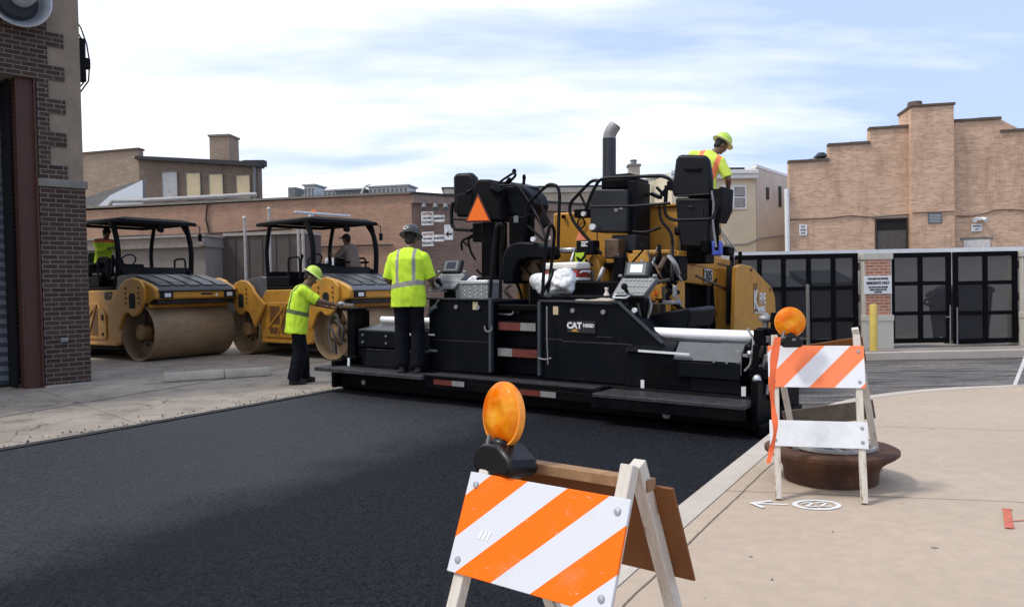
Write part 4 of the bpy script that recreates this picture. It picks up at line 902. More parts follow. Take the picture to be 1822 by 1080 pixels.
# concrete wheel stop
p, q = G(286, 681), G(480, 669); d = (q-p); L = d.length
ws = MB(); prof = [(-.09, 0), (-.09, .09), (-.05, .15), (.05, .15), (.09, .09), (.09, 0)]
ws.prism(prof, 'yz', 0, L*.55); ws.prism([(y, z*.98) for y, z in prof], 'yz', L*.552, L)
o = ws.build('wheel_stop', concrete('wheel_stop_concrete', (.46, .42, .36), (.3, .27, .235), sc=3), bevel=.02); o.location = p+V((0, .1, 0)); o.rotation_euler = (0, 0, math.atan2(d.y, d.x))
tag(o, 'low cracked concrete wheel stop lying on the lot in front of the left roller', 'wheel stop')
# ================================================================ asphalt paver
def rotZ(a): c, s = math.cos(a), math.sin(a); return Matrix(((c, -s, 0), (s, c, 0), (0, 0, 1)))
def rotY(a): c, s = math.cos(a), math.sin(a); return Matrix(((c, 0, s), (0, 1, 0), (-s, 0, c)))
_C = G(612, 692, 0); _D = G(1345, 766, -.12)
PV = Frame((_C+_D)/2, rotZ(R(-33)) @ rotY(R(1.2)))
PR = place('asphalt_paver', PV, 'large black and yellow asphalt paver with wide rear screed, two high seats and exhaust stack', 'paver')
Y_ = PV.Y; X_ = PV.X
def pb(mb, x0, y0, x1, y1, ly, d): a, b_, z0, z1 = ext(PV, x0, y0, x1, y1, ly); return mb.box(a, b_, ly, ly+d, z0, z1)
def part(name, mat, fn, bevel=.0, parent=None, smooth=35):
    mb = MB(); fn(mb); return mb.build(name, mat, parent or PR, bevel=bevel, smooth=smooth)
deep = pm('screed_black', (.0022, .0024, .0036), .5, var=.4, scale=4, dirt=(.009, .008, .007), damt=.5, spec=.06)
panelb = pm('panel_blue_black', (.0032, .0042, .0072), .45, var=.25, scale=3, dirt=(.012, .011, .010), damt=.5, spec=.09)
edgeg = pm('worn_grey_edge', (.035, .035, .04), .5, var=.6, scale=14, spec=.25)
topg = pm('dusty_grey_top', (.075, .08, .09), .6, var=.3, scale=8)
hose_m = pm('dusty_hose', (.03, .024, .02), .6, var=.5, scale=10)
hyd = pm('oily_brown_metal', (.10, .055, .025), .5, var=.5, scale=9, dirt=(.02, .015, .012), damt=.8, dscale=6)
seatm = pm('seat_vinyl', (.0055, .006, .009), .5, var=.2, scale=4, spec=.22)
yshade = yellow
# --- screed
part('screed_plate', deep, lambda m: (m.prism([(-.08, .04), (-.02, .0), (.9, .0), (.95, .36), (-.02, .36), (-.08, .22)], 'yz', -2.93, 2.93)), .01)
part('walkway', edgeg, lambda m: m.box(-3.11, -1.16, -.42, -.09, .29, .345), .008)
def wk(m):
    m.box(-1.2, 1.32, -.36, -.03, .30, .352); m.box(-1.2, 1.32, -.36, -.32, .19, .30)
part('walkway', deep, wk, .008)
part('walkway', edgeg, lambda m: (m.box(1.3, 2.96, -.50, -.06, .285, .33)), .008)
part('walkway_skirt', deep, lambda m: m.box(1.28, 2.96, -.49, -.45, .17, .284), .006)
part('walkway_edge', edgeg, lambda m: m.box(-1.15, 1.25, -.355, -.1, .353, .358))
# main body
def mainbody(m):
    m.box(-1.42, -.40, .05, .95, .36, 1.30); m.box(-.40, .32, .32, .95, .36, 1.22)
    m.prism([(.32, .36), (1.95, .36), (1.95, .80), (1.42, 1.24), (1.36, 1.27), (.32, 1.30)], 'xz', .05, .95)
part('screed_body', panelb, mainbody, .015)
part('top_rail', edgeg, lambda m: (m.box(-1.44, -.38, .02, .1, 1.301, 1.325), m.box(.30, 1.38, .02, .1, 1.292, 1.318)), .004)
part('panel_frame', pm('dark_edge_trim', (.035, .04, .05), .4), lambda m: (m.bar((1.37, .03, 1.3), (1.90, .03, .86), .03, .03), m.box(-.42, -.38, .0, .06, .40, 1.30), m.box(.3, .34, .0, .06, .4, 1.29)), .004)
def seams(m):
    pb(m, 1000, 609, 1125, 611, .045, .004); pb(m, 770, 606, 870, 607, .045, .004); pb(m, 1062, 599, 1088, 600.5, .04, .006)
    pb(m, 968, 603, 1000, 604.5, .04, .006)
part('panel_seam', edgeg, seams)
for (a, b_, z) in ((-1.0, -.9, 1.21), (-.65, -.55, 1.21), (.72, .82, 1.2), (1.12, 1.22, 1.19)):
    part('latch', steel, lambda m: m.cyl(((a+b_)/2, .045, z), ((a+b_)/2, .02, z), .028, seg=12))
# recessed centre: braces, ladder steps, reflectors
part('recess_brace', deep, lambda m: (m.box(-.38, .30, .2, .34, .95, 1.0), m.box(-.38, .3, .1, .34, .60, .66), m.box(-.38, .3, .12, .33, 1.18, 1.25)), .01)
tapew = pm('shaded_white_tape', (.2, .2, .2), .5, var=.2)  # white tape greyed: the shade on the screed reflectors is in the colour
def rtape(x0, y0, x1, y1, ly, redfirst, frac):
    a, b_, z0, z1 = ext(PV, x0, y0, x1, y1, ly); c = a+(b_-a)*frac
    part('reflector', redtape if redfirst else tapew, lambda m: m.box(a, c, ly-.004, ly, z0, z1))
    part('reflector', tapew if redfirst else redtape, lambda m: m.box(c+.001, b_, ly-.004, ly, z0, z1))
rtape(887, 574, 953, 588, .1, True, .6); rtape(886, 621, 956, 635, .095, False, .37)
part('reflector_mount', deep, lambda m: (pb(m, 884, 571, 955, 590, .104, .2), pb(m, 884, 619, 958, 637, .10, .2)))
rtape(772, 677, 826, 686, -.364, True, .6); rtape(925, 695, 989, 705, -.364, True, .58)
def hoses(pts, r=.014, name='hose', mat=None, seg=6):
    return part(name, mat or hose_m, lambda m: m.tube(rounded([Y_(a, b_, c) for a, b_, c in pts], .12, 4), r, seg))
hoses([(880, 552, .25), (905, 548, .2), (925, 556, .2)], .02); hoses([(880, 558, .22), (912, 560, .15), (915, 548, .2)], .015, mat=steel)
part('hook', steel, lambda m: m.tube(rounded([Y_(862, 580, .02), Y_(864, 590, 0), Y_(875, 590, 0), Y_(874, 578, .02)], .04), .01, 6))
for (x0, y0, x1, y1) in ((841, 537, 850, 551), (984, 545, 993, 560)):
    part('warning_label', pm('label_buff', (.5, .4, .25), .6), lambda m: pb(m, x0, y0, x1, y1, .044, .004))
a, b_, z0, z1 = ext(PV, 1010, 571, 1060, 592, .046)
part('name_plate', pm('plate_black', (.01, .01, .012), .3), lambda m: m.box(a, b_, .036, .044, z0, z1))
text('lettering', 'CAT', .10, whitelet, PR, facing((a+.095, .034, (z0+z1)/2+.01), (1, 0, 0), (0, 0, 1)), bold=.004)
text('lettering', '1055D', .055, whitelet, PR, facing((b_-.09, .034, (z0+z1)/2+.015), (1, 0, 0), (0, 0, 1)), bold=.002)
part('trim_mark', yellow, lambda m: m.prism([(a+.05, z0+.012), (a+.16, z0+.012), (a+.105, z0+.045)], 'xz', .030, .033))
# marks on the left box
for (x0, y0, x1, y1) in ((706, 592, 714, 597), (729, 593, 737, 597), (762, 594, 773, 597)):
    part('marker_light', whitelet, lambda m: pb(m, x0, y0, x1, y1, .04, .006))
part('bracket', greyp, lambda m: (pb(m, 762, 622, 777, 626, .03, .015), m.bar(Y_(761, 562, .03), Y_(782, 533, .03), .03, .02), m.bar(Y_(764, 552, .02), Y_(776, 545, .02), .05, .05)), .004)
# right extension
def extr(m):
    m.box(1.46, 2.80, .12, .9, .36, .80); m.prism([(.0, .36), (.0, .74), (.06, .80), (.14, .80), (.14, .36)], 'yz', 1.46, 2.78)
part('screed_extension', panelb, extr, .01)
a, b_, z0, z1 = ext(PV, 1148, 648, 1228, 695, 0)
part('inspection_panel', deep, lambda m: m.box(a, b_, -.014, -.002, .40, z1), .003)
part('extension_cover', topg, lambda m: (m.prism([(-.05, .70), (.13, .88), (.4, .885), (.4, .80), (.0, .69)], 'yz', 2.05, 2.78)), .006)
part('extension_cover', panelb, lambda m: (m.prism([(-.05, .76), (.13, .88), (.4, .885), (.4, .80), (.0, .76)], 'yz', 1.47, 2.04)), .006)
part('grab_bar', whitep, lambda m: (lambda p, q: m.bar(p, q, .025, .022))(Y_(1136, 624, -.06), Y_(1227, 630.5, -.06)))
part('extension_cover', panelb, lambda m: m.prism([(-.005, .50), (-.05, .52), (-.05, .68), (-.003, .70)], 'yz', 2.1, 2.78), .005)
for (x0, y0, x1, y1) in ((1140, 676, 1146, 691), (1319, 688, 1327, 706)):
    part('marker_plate', whitep, lambda m: pb(m, x0, y0, x1, y1, -.02, .01))
for px, py in ((1271, 643), (1294, 645)): part('bolt', steel, lambda m: (lambda p: m.cyl(p, p+V((0, -.02, 0)), .014, seg=8))(Y_(px, py, -.05)))
part('bolt', steel, lambda m: (lambda p: (m.cyl(p, p+V((0, -.03, 0)), .045, seg=14), m.cyl(p, p+V((0, -.05, 0)), .02, seg=10)))(Y_(1187, 737, -.10)))
part('bolt', steel, lambda m: (lambda p: m.cyl(p, p+V((0, -.02, 0)), .02, seg=10))(Y_(1065, 708, -.36)))
part('bolt', steel, lambda m: (lambda p: m.cyl(p, p+V((0, -.02, 0)), .035, seg=10))(Y_(648, 680, -.1)))
# chrome extension tubes
hood_m = pm('polished_chrome', (.95, .96, .98), .3, metal=.1, var=.02)
part('extension_tube', hood_m, lambda m: m.cyl((1.60, .3, .955), (2.86, .3, .955), .062, seg=24))
part('extension_tube', chrome, lambda m: (m.cyl((1.5, .3, .955), (1.6, .3, .955), .035, seg=16), m.ell((1.47, .3, .955), (.04, .04, .04))))
part('tube_bracket', edgeg, lambda m: (m.box(1.55, 2.85, .18, .22, .845, .87), m.box(1.46, 2.5, .16, .2, .885, .895)), .003)
part('extension_tube', hood_m, lambda m: m.cyl((-2.62, .45, .985), (-1.43, .45, .985), .045, seg=20))
part('tube_bracket', edgeg, lambda m: m.box(-2.66, -1.44, .4, .5, .87, .89), .003)
# left extension
part('screed_extension', panelb, lambda m: (m.box(-2.8, -1.43, .12, .9, .36, .60), m.box(-2.75, -1.43, .35, .85, .6, .86)), .012)
part('extension_cover', panelb, lambda m: m.prism([(-.02, .36), (.04, .575), (.13, .58), (.13, .36)], 'yz', -2.55, -1.43), .01)
part('extension_edge', edgeg, lambda m: m.box(-2.55, -1.43, .035, .06, .582, .592))
def boxl(m):
    m.hull2([V((-2.75, .08, .61)), V((-2.05, .08, .61)), V((-2.05, .08, .84)), V((-2.75, .08, .84))], [V((-2.72, .5, .61)), V((-1.8, .5, .61)), V((-1.8, .5, .90)), V((-2.72, .5, .90))])
part('valve_box', panelb, boxl, .012)
part('valve_box_lid', topg, lambda m: m.hull2([V((-2.74, .09, .846)), V((-2.06, .09, .846)), V((-1.82, .5, .906)), V((-2.7, .5, .906))], [V((-2.74, .09, .858)), V((-2.06, .09, .858)), V((-1.82, .5, .918)), V((-2.7, .5, .918))]))
for x in (-2.64, -2.2):
    for z in (.68, .78): part('bolt', greyp, lambda m: m.cyl((x, .08, z), (x, .06, z), .018, seg=8))
part('marker_plate', whitep, lambda m: (lambda p: m.box(p.x-.02, p.x+.02, -.03, -.02, p.z-.08, p.z+.05))(Y_(620, 643, -.03)))
# end gates
def gate_r(m):
    m.box(2.95, 3.02, -.25, 1.5, .04, .55); m.box(3.03, 3.10, -.3, 1.3, .0, .12)
part('end_gate', deep, gate_r, .01)
def mast_r(m):
    m.box(2.9, 3.0, .0, .12, .3, 1.05); m.box(3.02, 3.1, .2, .32, .3, 1.22); m.box(2.9, 3.12, .1, .25, .98, 1.06); m.cyl((3.06, .5, .2), (3.06, .5, 1.2), .04); m.box(2.88, 3.1, -.1, .4, .55, .66)
    m.cyl((2.95, -.08, .3), (2.95, -.08, .9), .03); m.box(2.84, 2.9, .1, .5, .4, .95)
part('gate_jack', deep, mast_r, .008)
part('crank_handle', steel, lambda m: (lambda p: (m.ell(p, (.075, .07, .045)), m.cyl(p, p-V((0, 0, .12)), .03)))(Y_(1362, 567, .25)))
hoses([(1330, 585, .1), (1342, 605, 0), (1335, 650, -.05), (1325, 660, -.05)], .014, 'air_line', steel)
part('crank_handle', alum, lambda m: (lambda p, q: (m.cyl(p, q, .04, .03), m.ell(p, (.045, .045, .05))))(Y_(1347, 675, -.12), Y_(1341, 690, -.14)))
part('gate_spring', steel, lambda m: (m.bar(Y_(1322, 632, -.02), Y_(1335, 634, -.02), .03, .03), pb(m, 1309, 624, 1319, 668, -.03, .02)), .003)
part('bolt', chrome, lambda m: m.ell(Y_(1334, 629, -.03), (.032, .03, .032)))
part('bolt', chrome, lambda m: (m.ell(Y_(1381, 600, .3), (.05, .03, .02)), m.ell(Y_(1381, 608, .3), (.05, .03, .02))))
for i in range(9):
    x = 1338+random.random()*38; y = 590+random.random()*90
    part('jack_fitting', (steel, hose_m, deep)[i % 3], lambda m: m.cyl(Y_(x, y, -.02+.05*(i % 4)), Y_(x+random.uniform(-8, 8), y+random.uniform(12, 40), .0), random.uniform(.01, .025), seg=8))
def gate_l(m):
    m.box(-3.0, -2.93, -.2, 1.4, .04, .42); m.box(-3.02, -2.86, .3, .45, .4, 1.12)
part('end_gate', deep, gate_l, .01)
part('gate_jack', deep, lambda m: (m.box(-2.93, -2.78, .05, .2, .42, 1.14), m.box(-3.0, -2.72, .0, .35, .42, .48), m.box(-3.05, -2.75, .02, .28, 1.12, 1.16)), .01)
part('crank_handle', steel, lambda m: (lambda p: (m.ell(p, (.06, .05, .04)), m.bar(p, p+V((.25, 0, -.01)), .03, .03)))(Y_(607, 541, .1)))
for pts in ([(590, 563, .2), (598, 558, .1), (605, 575, .05), (602, 600, 0), (609, 612, 0)], [(586, 570, .25), (585, 600, .2), (592, 625, .15)], [(598, 570, .1), (612, 585, 0), (608, 606, 0)], [(588, 580, .2), (596, 600, .1), (598, 630, .1)]):
    hoses(pts, .022, mat=hose_m)
part('step_tread', deep, lambda m: (m.box(-3.0, -2.8, -.1, .3, .22, .25), m.box(-2.96, -2.8, -.1, .3, .14, .17), m.box(-2.9, -2.75, -.1, .3, .07, .1)))
# --- screed control consoles
def console(x, yb, z, flip, lab, lit):
    par = None
    def body(m): # tilted fascia
        m.hull2([V((x-.25, yb-.06, z-.20)), V((x+.16, yb-.06, z-.20)), V((x+.27, yb+.10, z+.02)), V((x-.18, yb+.10, z+.02))], [V((x-.2, yb+.12, z-.24)), V((x+.12, yb+.12, z-.24)), V((x+.25, yb+.22, z-.02)), V((x-.16, yb+.22, z-.02))])
    c = part('control_console', greyp, body, .015)
    mb = MB(); M = Euler((R(-22), 0, 0)).to_matrix()
    mb.obox((x+.0, yb+.14, z+.1), (.31, .07, .19), M); mb.build('screen_housing', darkgrey, c, bevel=.01)
    mb = MB(); mb.obox(V((x, yb+.14, z+.1))+M @ V((0, -.038, 0)), (.24, .006, .15), M); mb.build('bezel', greyp, c, bevel=.002)
    mm, nt, b, tc = newmat('console_screen'); b.inputs['Base Color'].default_value = (.05, .06, .08, 1); b.inputs['Roughness'].default_value = .2
    if lit: b.inputs['Emission Color'].default_value = (.8, .9, 1, 1); b.inputs['Emission Strength'].default_value = .95
    mb = MB(); mb.obox(V((x, yb+.14, z+.1))+M @ V((0, -.043, .005)), (.15, .004, .095), M); mb.build('screen', mm, c)
    mb = MB(); M2 = Euler((R(-54), 0, 0)).to_matrix()
    for i in range(7):
        for j in range(3):
            if 2 <= i <= 3 and j == 0: continue
            mb.obox((x-.17+.05*i+.03*j, yb-.03+.05*j, z-.155+.068*j), (.028, .012, .02), M2)
    mb.build('buttons', pm('button_grey', (.35, .36, .36), .6), c)
    mb = MB(); mb.cyl((x-.05, yb-.05, z-.15), (x-.05, yb-.11, z-.10), .022); mb.ell((x-.05, yb-.12, z-.09), (.04, .04, .04)); mb.build('joystick', blackrub, c)
    mb = MB(); mb.tube(rounded([(x-.19, yb-.03, z-.18), (x-.19, yb-.14, z-.22), (x-.02, yb-.14, z-.22), (x-.02, yb-.03, z-.19)], .03), .010); mb.build('handle', whitep if lit else steel, c)
    for s_ in (-.2, .23): mb = MB(); mb.ell((x+s_, yb+.1, z+.03), (.03, .03, .022)); mb.build('knob', steel, c)
    mb = MB(); mb.tube(rounded([(x-.02, yb+.1, z-.2), (x+.04, yb+.12, z-.4), (x+.06, yb+.15, z-.75)], .1), .05); mb.box(x-.06, x+.14, yb+.02, yb+.2, z-.55, z-.24); mb.build('support_arm', deep, c)
    return c
p = Y_(1127, 499, .3); console(p.x, .28, p.z+.02, 1, '', True)
p = Y_(794, 488, .3); console(p.x+.02, .28, p.z+.0, 1, '', False)
# hoses and fittings by the consoles
for pts in ([(1095, 600, .3), (1110, 585, .2), (1118, 570, .2), (1140, 575, .25)], [(1098, 606, .3), (1115, 600, .15), (1130, 590, .2), (1136, 560, .2)], [(1090, 590, .35), (1108, 578, .3), (1125, 545, .3)],
            [(1100, 568, .3), (1120, 560, .3), (1135, 600, .3)], [(1118, 612, .2), (1138, 610, .2), (1142, 580, .25), (1135, 540, .3)], [(1085, 575, .4), (1100, 590, .35), (1128, 600, .3)],
            [(1150, 520, .5), (1160, 545, .4), (1150, 570, .4)], [(1165, 505, .6), (1178, 500, .6), (1190, 498, .7)], [(1180, 510, .7), (1182, 555, .7)]):
    hoses(pts, .016+.006*random.random(), mat=random.choice([hose_m, hose_m, steel, deep]))
part('pressure_gauge', whitep, lambda m: (lambda p: m.cyl(p, p+V((0, -.03, 0)), .03, seg=14))(Y_(1130, 552, .2)))
part('fitting', chrome, lambda m: m.ell(Y_(1141, 588, .2), (.035, .035, .035)))
part('manifold', greyp, lambda m: (pb(m, 1081, 557, 1098, 573, .4, .15),), .01)
part('manifold', hyd, lambda m: (pb(m, 1153, 540, 1172, 560, .6, .2),), .01)
part('manifold', steel, lambda m: (pb(m, 1178, 535, 1200, 542, .6, .2), pb(m, 1196, 508, 1202, 530, .6, .06)), .01)
part('fender', panelb, lambda m: m.prism([(1.35, 1.02), (1.5, 1.14), (2.0, 1.24), (2.05, 1.2), (2.0, 1.0), (1.5, .98)], 'xz', .5, 1.4), .02)
# handrail hairpins on the screed
def rail(pts, r=.019, name='handrail', mat=None, rad=.1):
    return part(name, mat or black, lambda m: m.tube(rounded([Y_(a, b_, c) for a, b_, c in pts], rad, 5), r, 8))
rail([(872, 530, .1), (878, 440, .1), (884, 398, .1), (896, 400, .25), (892, 450, .3), (890, 530, .3)], .022)
rail([(965, 528, .1), (970, 440, .1), (979, 396, .1), (987, 410, .2), (984, 450, .3), (975, 520, .3)], .022)
rail([(963, 525, .15), (968, 516, .1), (978, 500, .1), (984, 480, .2)], .022)
rail([(973, 545, -.02), (973, 600, -.04), (975, 648, -.06)], .008, 'chain', steel)
rail([(958, 637, -.03), (970, 640, -.05), (981, 637, -.04)], .010, 'chain', steel)
# --- tractor
part('auger_housing', deep, lambda m: (m.box(-1.5, 1.5, 1.0, 2.15, .15, .95), m.box(-2.9, 2.9, .95, 1.3, .12, .5)), .02)
part('tow_arm', deep, lambda m: m.bar((-1.62, .5, .75), (-1.5, 4.6, .55), .12, .22), .01)
part('tow_arm', deep, lambda m: m.bar((1.62, .5, .75), (1.5, 4.6, .55), .12, .22), .01)
for s_ in (-1, 1):
    def trk(m):
        m.prism([(2.5, .06), (5.3, .06), (5.6, .25), (5.55, .5), (5.2, .68), (2.6, .62), (2.3, .4), (2.3, .2)], 'yz', s_*.85, s_*1.2)
    tk = part('track', blackrub, trk, .03)
    mb = MB()
    for y in (2.55, 3.2, 3.85, 4.5, 5.25): mb.cyl((s_*1.2, y, .33), (s_*1.23, y, .33), .2, seg=20)
    mb.build('track_wheels', deep, tk)
part('deck', deep, lambda m: (m.box(-1.3, 1.24, 2.05, 3.1, 1.72, 1.80), m.box(-1.2, 1.2, 2.1, 5.0, .75, 1.0), m.box(-1.15, 1.15, 2.3, 2.5, .9, 1.72)), .01)
# rear bulkhead: brown/yellow machinery under the deck
part('bulkhead', hyd, lambda m: (m.box(-1.25, 1.2, 2.22, 2.3, .85, 1.74)), .01)
part('fuel_tank', yellow, lambda m: (m.hull2([Y_(1040, 530, 1.9), Y_(1072, 530, 1.9), Y_(1070, 490, 1.9), Y_(1064, 462, 1.9), Y_(1054, 450, 1.9), Y_(1047, 460, 1.9), Y_(1041, 490, 1.9)], [Y_(1040, 530, 1.9)+V((0, .3, 0)), Y_(1072, 530, 1.9)+V((0, .3, 0)), Y_(1070, 490, 1.9)+V((0, .3, 0)), Y_(1064, 462, 1.9)+V((0, .3, 0)), Y_(1054, 450, 1.9)+V((0, .3, 0)), Y_(1047, 460, 1.9)+V((0, .3, 0)), Y_(1041, 490, 1.9)+V((0, .3, 0))])), .03)
part('rear_panel', yellow, lambda m: pb(m, 1075, 505, 1200, 535, 1.6, .15), .01); part('rear_panel', yellow, lambda m: pb(m, 1118, 452, 1155, 470, 2.0, .1), .01)
part('rear_panel', yellow, lambda m: pb(m, 1160, 498, 1180, 532, 1.5, .1), .01); part('rear_panel', yellow, lambda m: pb(m, 1125, 445, 1200, 452, 2.0, .1), .01)
part('reflector', orangep, lambda m: (pb(m, 1163, 518, 1170, 525, 1.49, .008)))
for a_ in ((1028, 478, 1044, 512, 1.7, .2), (905, 458, 960, 500, 1.5, .3), (1075, 425, 1100, 460, 1.9, .3)): part('rear_panel', hyd, lambda m: pb(m, *a_), .02)
for k in range(46):
    x = random.choice([random.uniform(895, 965), random.uniform(1020, 1100), random.uniform(1095, 1200), random.uniform(1140, 1215)]); y = random.uniform(430, 520); ly = random.uniform(1.2, 1.9)
    hoses([(x, y, ly), (x+random.uniform(-15, 15), y+random.uniform(8, 22), ly-.1), (x+random.uniform(-22, 22), y+random.uniform(15, 48), ly)], random.uniform(.012, .03), mat=random.choice([deep, deep, hose_m, hyd, steel]))
for a_ in ((985, 500, 1040, 535, 1.2, .3), (1155, 455, 1205, 500, 1.6, .4), (1090, 455, 1108, 545, 1.2, .12)): part('valve_block', deep, lambda m: pb(m, *a_), .03)
# left pod: big rounded black housing under the left station
def pod(m):
    poly = [(893, 505), (893, 460), (898, 444), (908, 434), (925, 430), (955, 432), (968, 440), (972, 455), (966, 462), (940, 460), (922, 466), (915, 482), (914, 505)]
    q = [Y_(x, y, 1.3) for x, y in poly]; m.hull2(q, [p+V((0, .45, 0)) for p in q])
part('wheel_guard', panelb, pod, .03)
part('column', deep, lambda m: (pb(m, 905, 385, 934, 436, 1.7, .25), pb(m, 856, 395, 884, 502, 1.6, .3), pb(m, 934, 380, 946, 436, 1.8, .1)), .02)
part('column_light', whitep, lambda m: (lambda p: m.cyl(p, p+V((0, -.04, 0)), .035, seg=14))(Y_(950, 426, 1.3)))
part('column_light', whitep, lambda m: (lambda p: m.cyl(p, p+V((0, -.04, 0)), .03, seg=14))(Y_(977, 424, 1.3)))
part('decal', greyp, lambda m: pb(m, 914, 384, 922, 396, 1.69, .005))
# left operator station
def seatL(m):
    q = [(806, 380), (805, 316), (809, 308), (834, 307), (841, 314), (845, 330), (846, 380)]
    q = [Y_(x, y, 2.0) for x, y in q]; m.hull2(q, [p+V((0, .18, 0)) for p in q])
part('seat', seatm, seatL, .05)
def cushion(m):
    q = [(811, 386), (810, 345), (836, 340), (842, 386)]
    q = [Y_(x, y, 1.93) for x, y in q]; m.hull2(q, [p+V((0, .1, 0)) for p in q])
part('seat_shell', blackmat, cushion, .04)
def consL(m):
    q = [(838, 394), (842, 330), (845, 322), (852, 319), (872, 319), (879, 328), (886, 336), (892, 394)]
    q = [Y_(x, y, 1.7) for x, y in q]; m.hull2(q, [p+V((0, .35, 0)) for p in q])
part('operator_console', blackmat, consL, .04)
part('console_arms', panelb, lambda m: (m.bar(Y_(829, 345, 1.65), Y_(842, 337, 1.7), .08, .05), m.bar(Y_(872, 335, 1.65), Y_(892, 343, 1.7), .1, .07)), .02)
def dashL(m):
    q = [(885, 387), (884, 334), (890, 330), (922, 329), (932, 334), (943, 346), (948, 362), (943, 380), (934, 386)]
    q = [Y_(x, y, 1.9) for x, y in q]; m.hull2(q, [p+V((0, .5, 0)) for p in q])
part('dashboard', panelb, dashL, .03)
part('dashboard_hood', darkgrey, lambda m: m.bar(Y_(920, 331, 2.3), Y_(948, 338, 2.2), .3, .1), .02)
rail([(884, 330, 2.0), (892, 322, 2.0), (915, 307, 2.0), (918, 312, 2.1), (906, 325, 2.2), (885, 326, 2.2)], .02, 'steering_wheel')
part('steering_column', deep, lambda m: (m.bar(Y_(900, 330, 2.1), Y_(909, 318, 2.1), .08, .06), m.ell(Y_(915, 305, 2.05), (.035, .035, .04))), .01)
part('control_lever', deep, lambda m: (m.bar(Y_(931, 332, 2.2), Y_(933, 316, 2.2), .04, .04), m.ell(Y_(932.5, 316, 2.2), (.03, .03, .05))), .01)
rail([(884, 331, 1.85), (915, 329, 1.85), (925, 335, 1.85), (942, 360, 1.8), (962, 395, 1.7), (972, 430, 1.6)], .016)
# slow-moving-vehicle triangle
st = empty('slow_vehicle_sign', rz=0); tri = part('slow_vehicle_sign', redtape, lambda m: (lambda a, b_, c: m.hull2([a, b_, c], [p+V((0, .012, 0)) for p in (a, b_, c)]))(Y_(850, 344, 1.5), Y_(874, 395, 1.5), Y_(827, 396, 1.5)), .006)
bpy.data.objects.remove(st); tri.name = 'warning_triangle'
cc_ = (Y_(850, 344, 1.49)+Y_(874, 395, 1.49)+Y_(827, 396, 1.49))/3
part('triangle_panel', orangep, lambda m: (lambda q: m.hull2(q, [p+V((0, .006, 0)) for p in q]))([cc_+(p-cc_)*.82 for p in (Y_(850, 344, 1.49), Y_(874, 395, 1.49), Y_(827, 396, 1.49))]), .0, tri)
rail([(806, 360, 1.9), (803, 378, 1.9), (804, 402, 1.9), (810, 408, 1.9), (840, 410, 1.8)], .03, 'grab_rail')
rail([(804, 390, 1.85), (835, 392, 1.8)], .016, 'grab_rail')
for pts in ([(842, 418, 1.8), (820, 430, 1.8), (822, 445, 1.8)], [(845, 420, 1.8), (832, 425, 1.8), (838, 450, 1.8), (846, 462, 1.8)], [(824, 430, 1.8), (834, 438, 1.8)], [(848, 480, 1.7), (856, 488, 1.7)]):
    hoses(pts, .018, mat=deep)
part('console_bracket', deep, lambda m: (pb(m, 840, 396, 880, 430, 1.7, .25)), .02)
# platform rails
rail([(936, 420, 1.75), (936, 367, 1.75), (955, 347, 1.75), (977, 327, 1.75), (992, 331, 1.75), (996, 345, 1.75), (994, 400, 1.75), (993, 450, 1.75)], .024)
rail([(942, 362, 1.76), (967, 407, 1.76)], .022); rail([(955, 349, 1.76), (978, 398, 1.76)], .022); rail([(937, 400, 1.76), (970, 430, 1.76)], .02)
part('rail_pad', blackmat, lambda m: (lambda q: m.hull2(q, [p+V((0, .05, 0)) for p in q]))([Y_(x, y, 1.74) for x, y in ((962, 378), (968, 378), (978, 396), (967, 406), (960, 394))]), .01)
rail([(1067, 322, 1.8), (1054, 321, 1.8), (1040, 334, 1.8), (1015, 361, 1.8), (1013, 376, 1.8), (1022, 398, 1.8), (1052, 432, 1.8), (1070, 452, 1.8)], .024)
rail([(1032, 346, 1.81), (1043, 368, 1.81)], .02)
rail([(1042, 375, 1.79), (1052, 345, 1.79), (1066, 321, 1.79), (1078, 317, 1.79), (1120, 315, 1.79), (1178, 313, 1.79), (1195, 320, 1.79), (1201, 345, 1.79)], .024)
rail([(1045, 368, 1.8), (1128, 367, 1.8), (1192, 362, 1.8)], .02)
rail([(1182, 365, 1.8), (1184, 384, 1.8), (1198, 392, 1.8), (1267, 390, 1.8), (1273, 378, 1.9), (1276, 350, 1.9)], .022)
rail([(1173, 367, 1.85), (1175, 392, 1.85), (1196, 415, 1.85), (1197, 450, 1.85)], .02)
rail([(1126, 412, 1.85), (1150, 414, 1.85), (1175, 405, 1.85)], .02)
rail([(1196, 440, 1.5), (1195, 500, 1.3)], .022, 'post')
# engine cabinet, exhaust, hood
def cab(m):
    q = [(1050, 413), (1049, 342), (1055, 337), (1112, 337), (1115, 341), (1116, 413)]
    q = [Y_(x, y, 2.1) for x, y in q]; m.hull2(q, [p+V((0, .5, 0)) for p in q])
part('electrical_cabinet', darkgrey, cab, .02)
part('cabinet_side', panelb, lambda m: pb(m, 1116.5, 322, 1132, 450, 2.2, .5), .01)
part('cabinet_base', darkgrey, lambda m: pb(m, 1088, 418, 1131, 448, 2.15, .5), .02)
part('air_filter', deep, lambda m: (pb(m, 1069, 317, 1131, 336, 2.3, .5), pb(m, 1085, 309, 1122, 316.5, 2.4, .3)), .03)
part('cabinet_latch', steel, lambda m: (pb(m, 1093, 371, 1099, 377, 2.09, .01), pb(m, 1101, 370, 1108, 373, 2.09, .01)))
part('cabinet_light', whitep, lambda m: (lambda p: m.cyl(p, p+V((0, -.05, 0)), .045, seg=14))(Y_(1056, 404, 2.0)))
part('mounting_bracket', deep, lambda m: pb(m, 1021, 372, 1049, 387, 2.2, .2), .01)
part('cabinet_light', whitep, lambda m: (lambda p: m.cyl(p, p+V((0, -.05, 0)), .035, seg=14))(Y_(1040, 381, 2.15)))
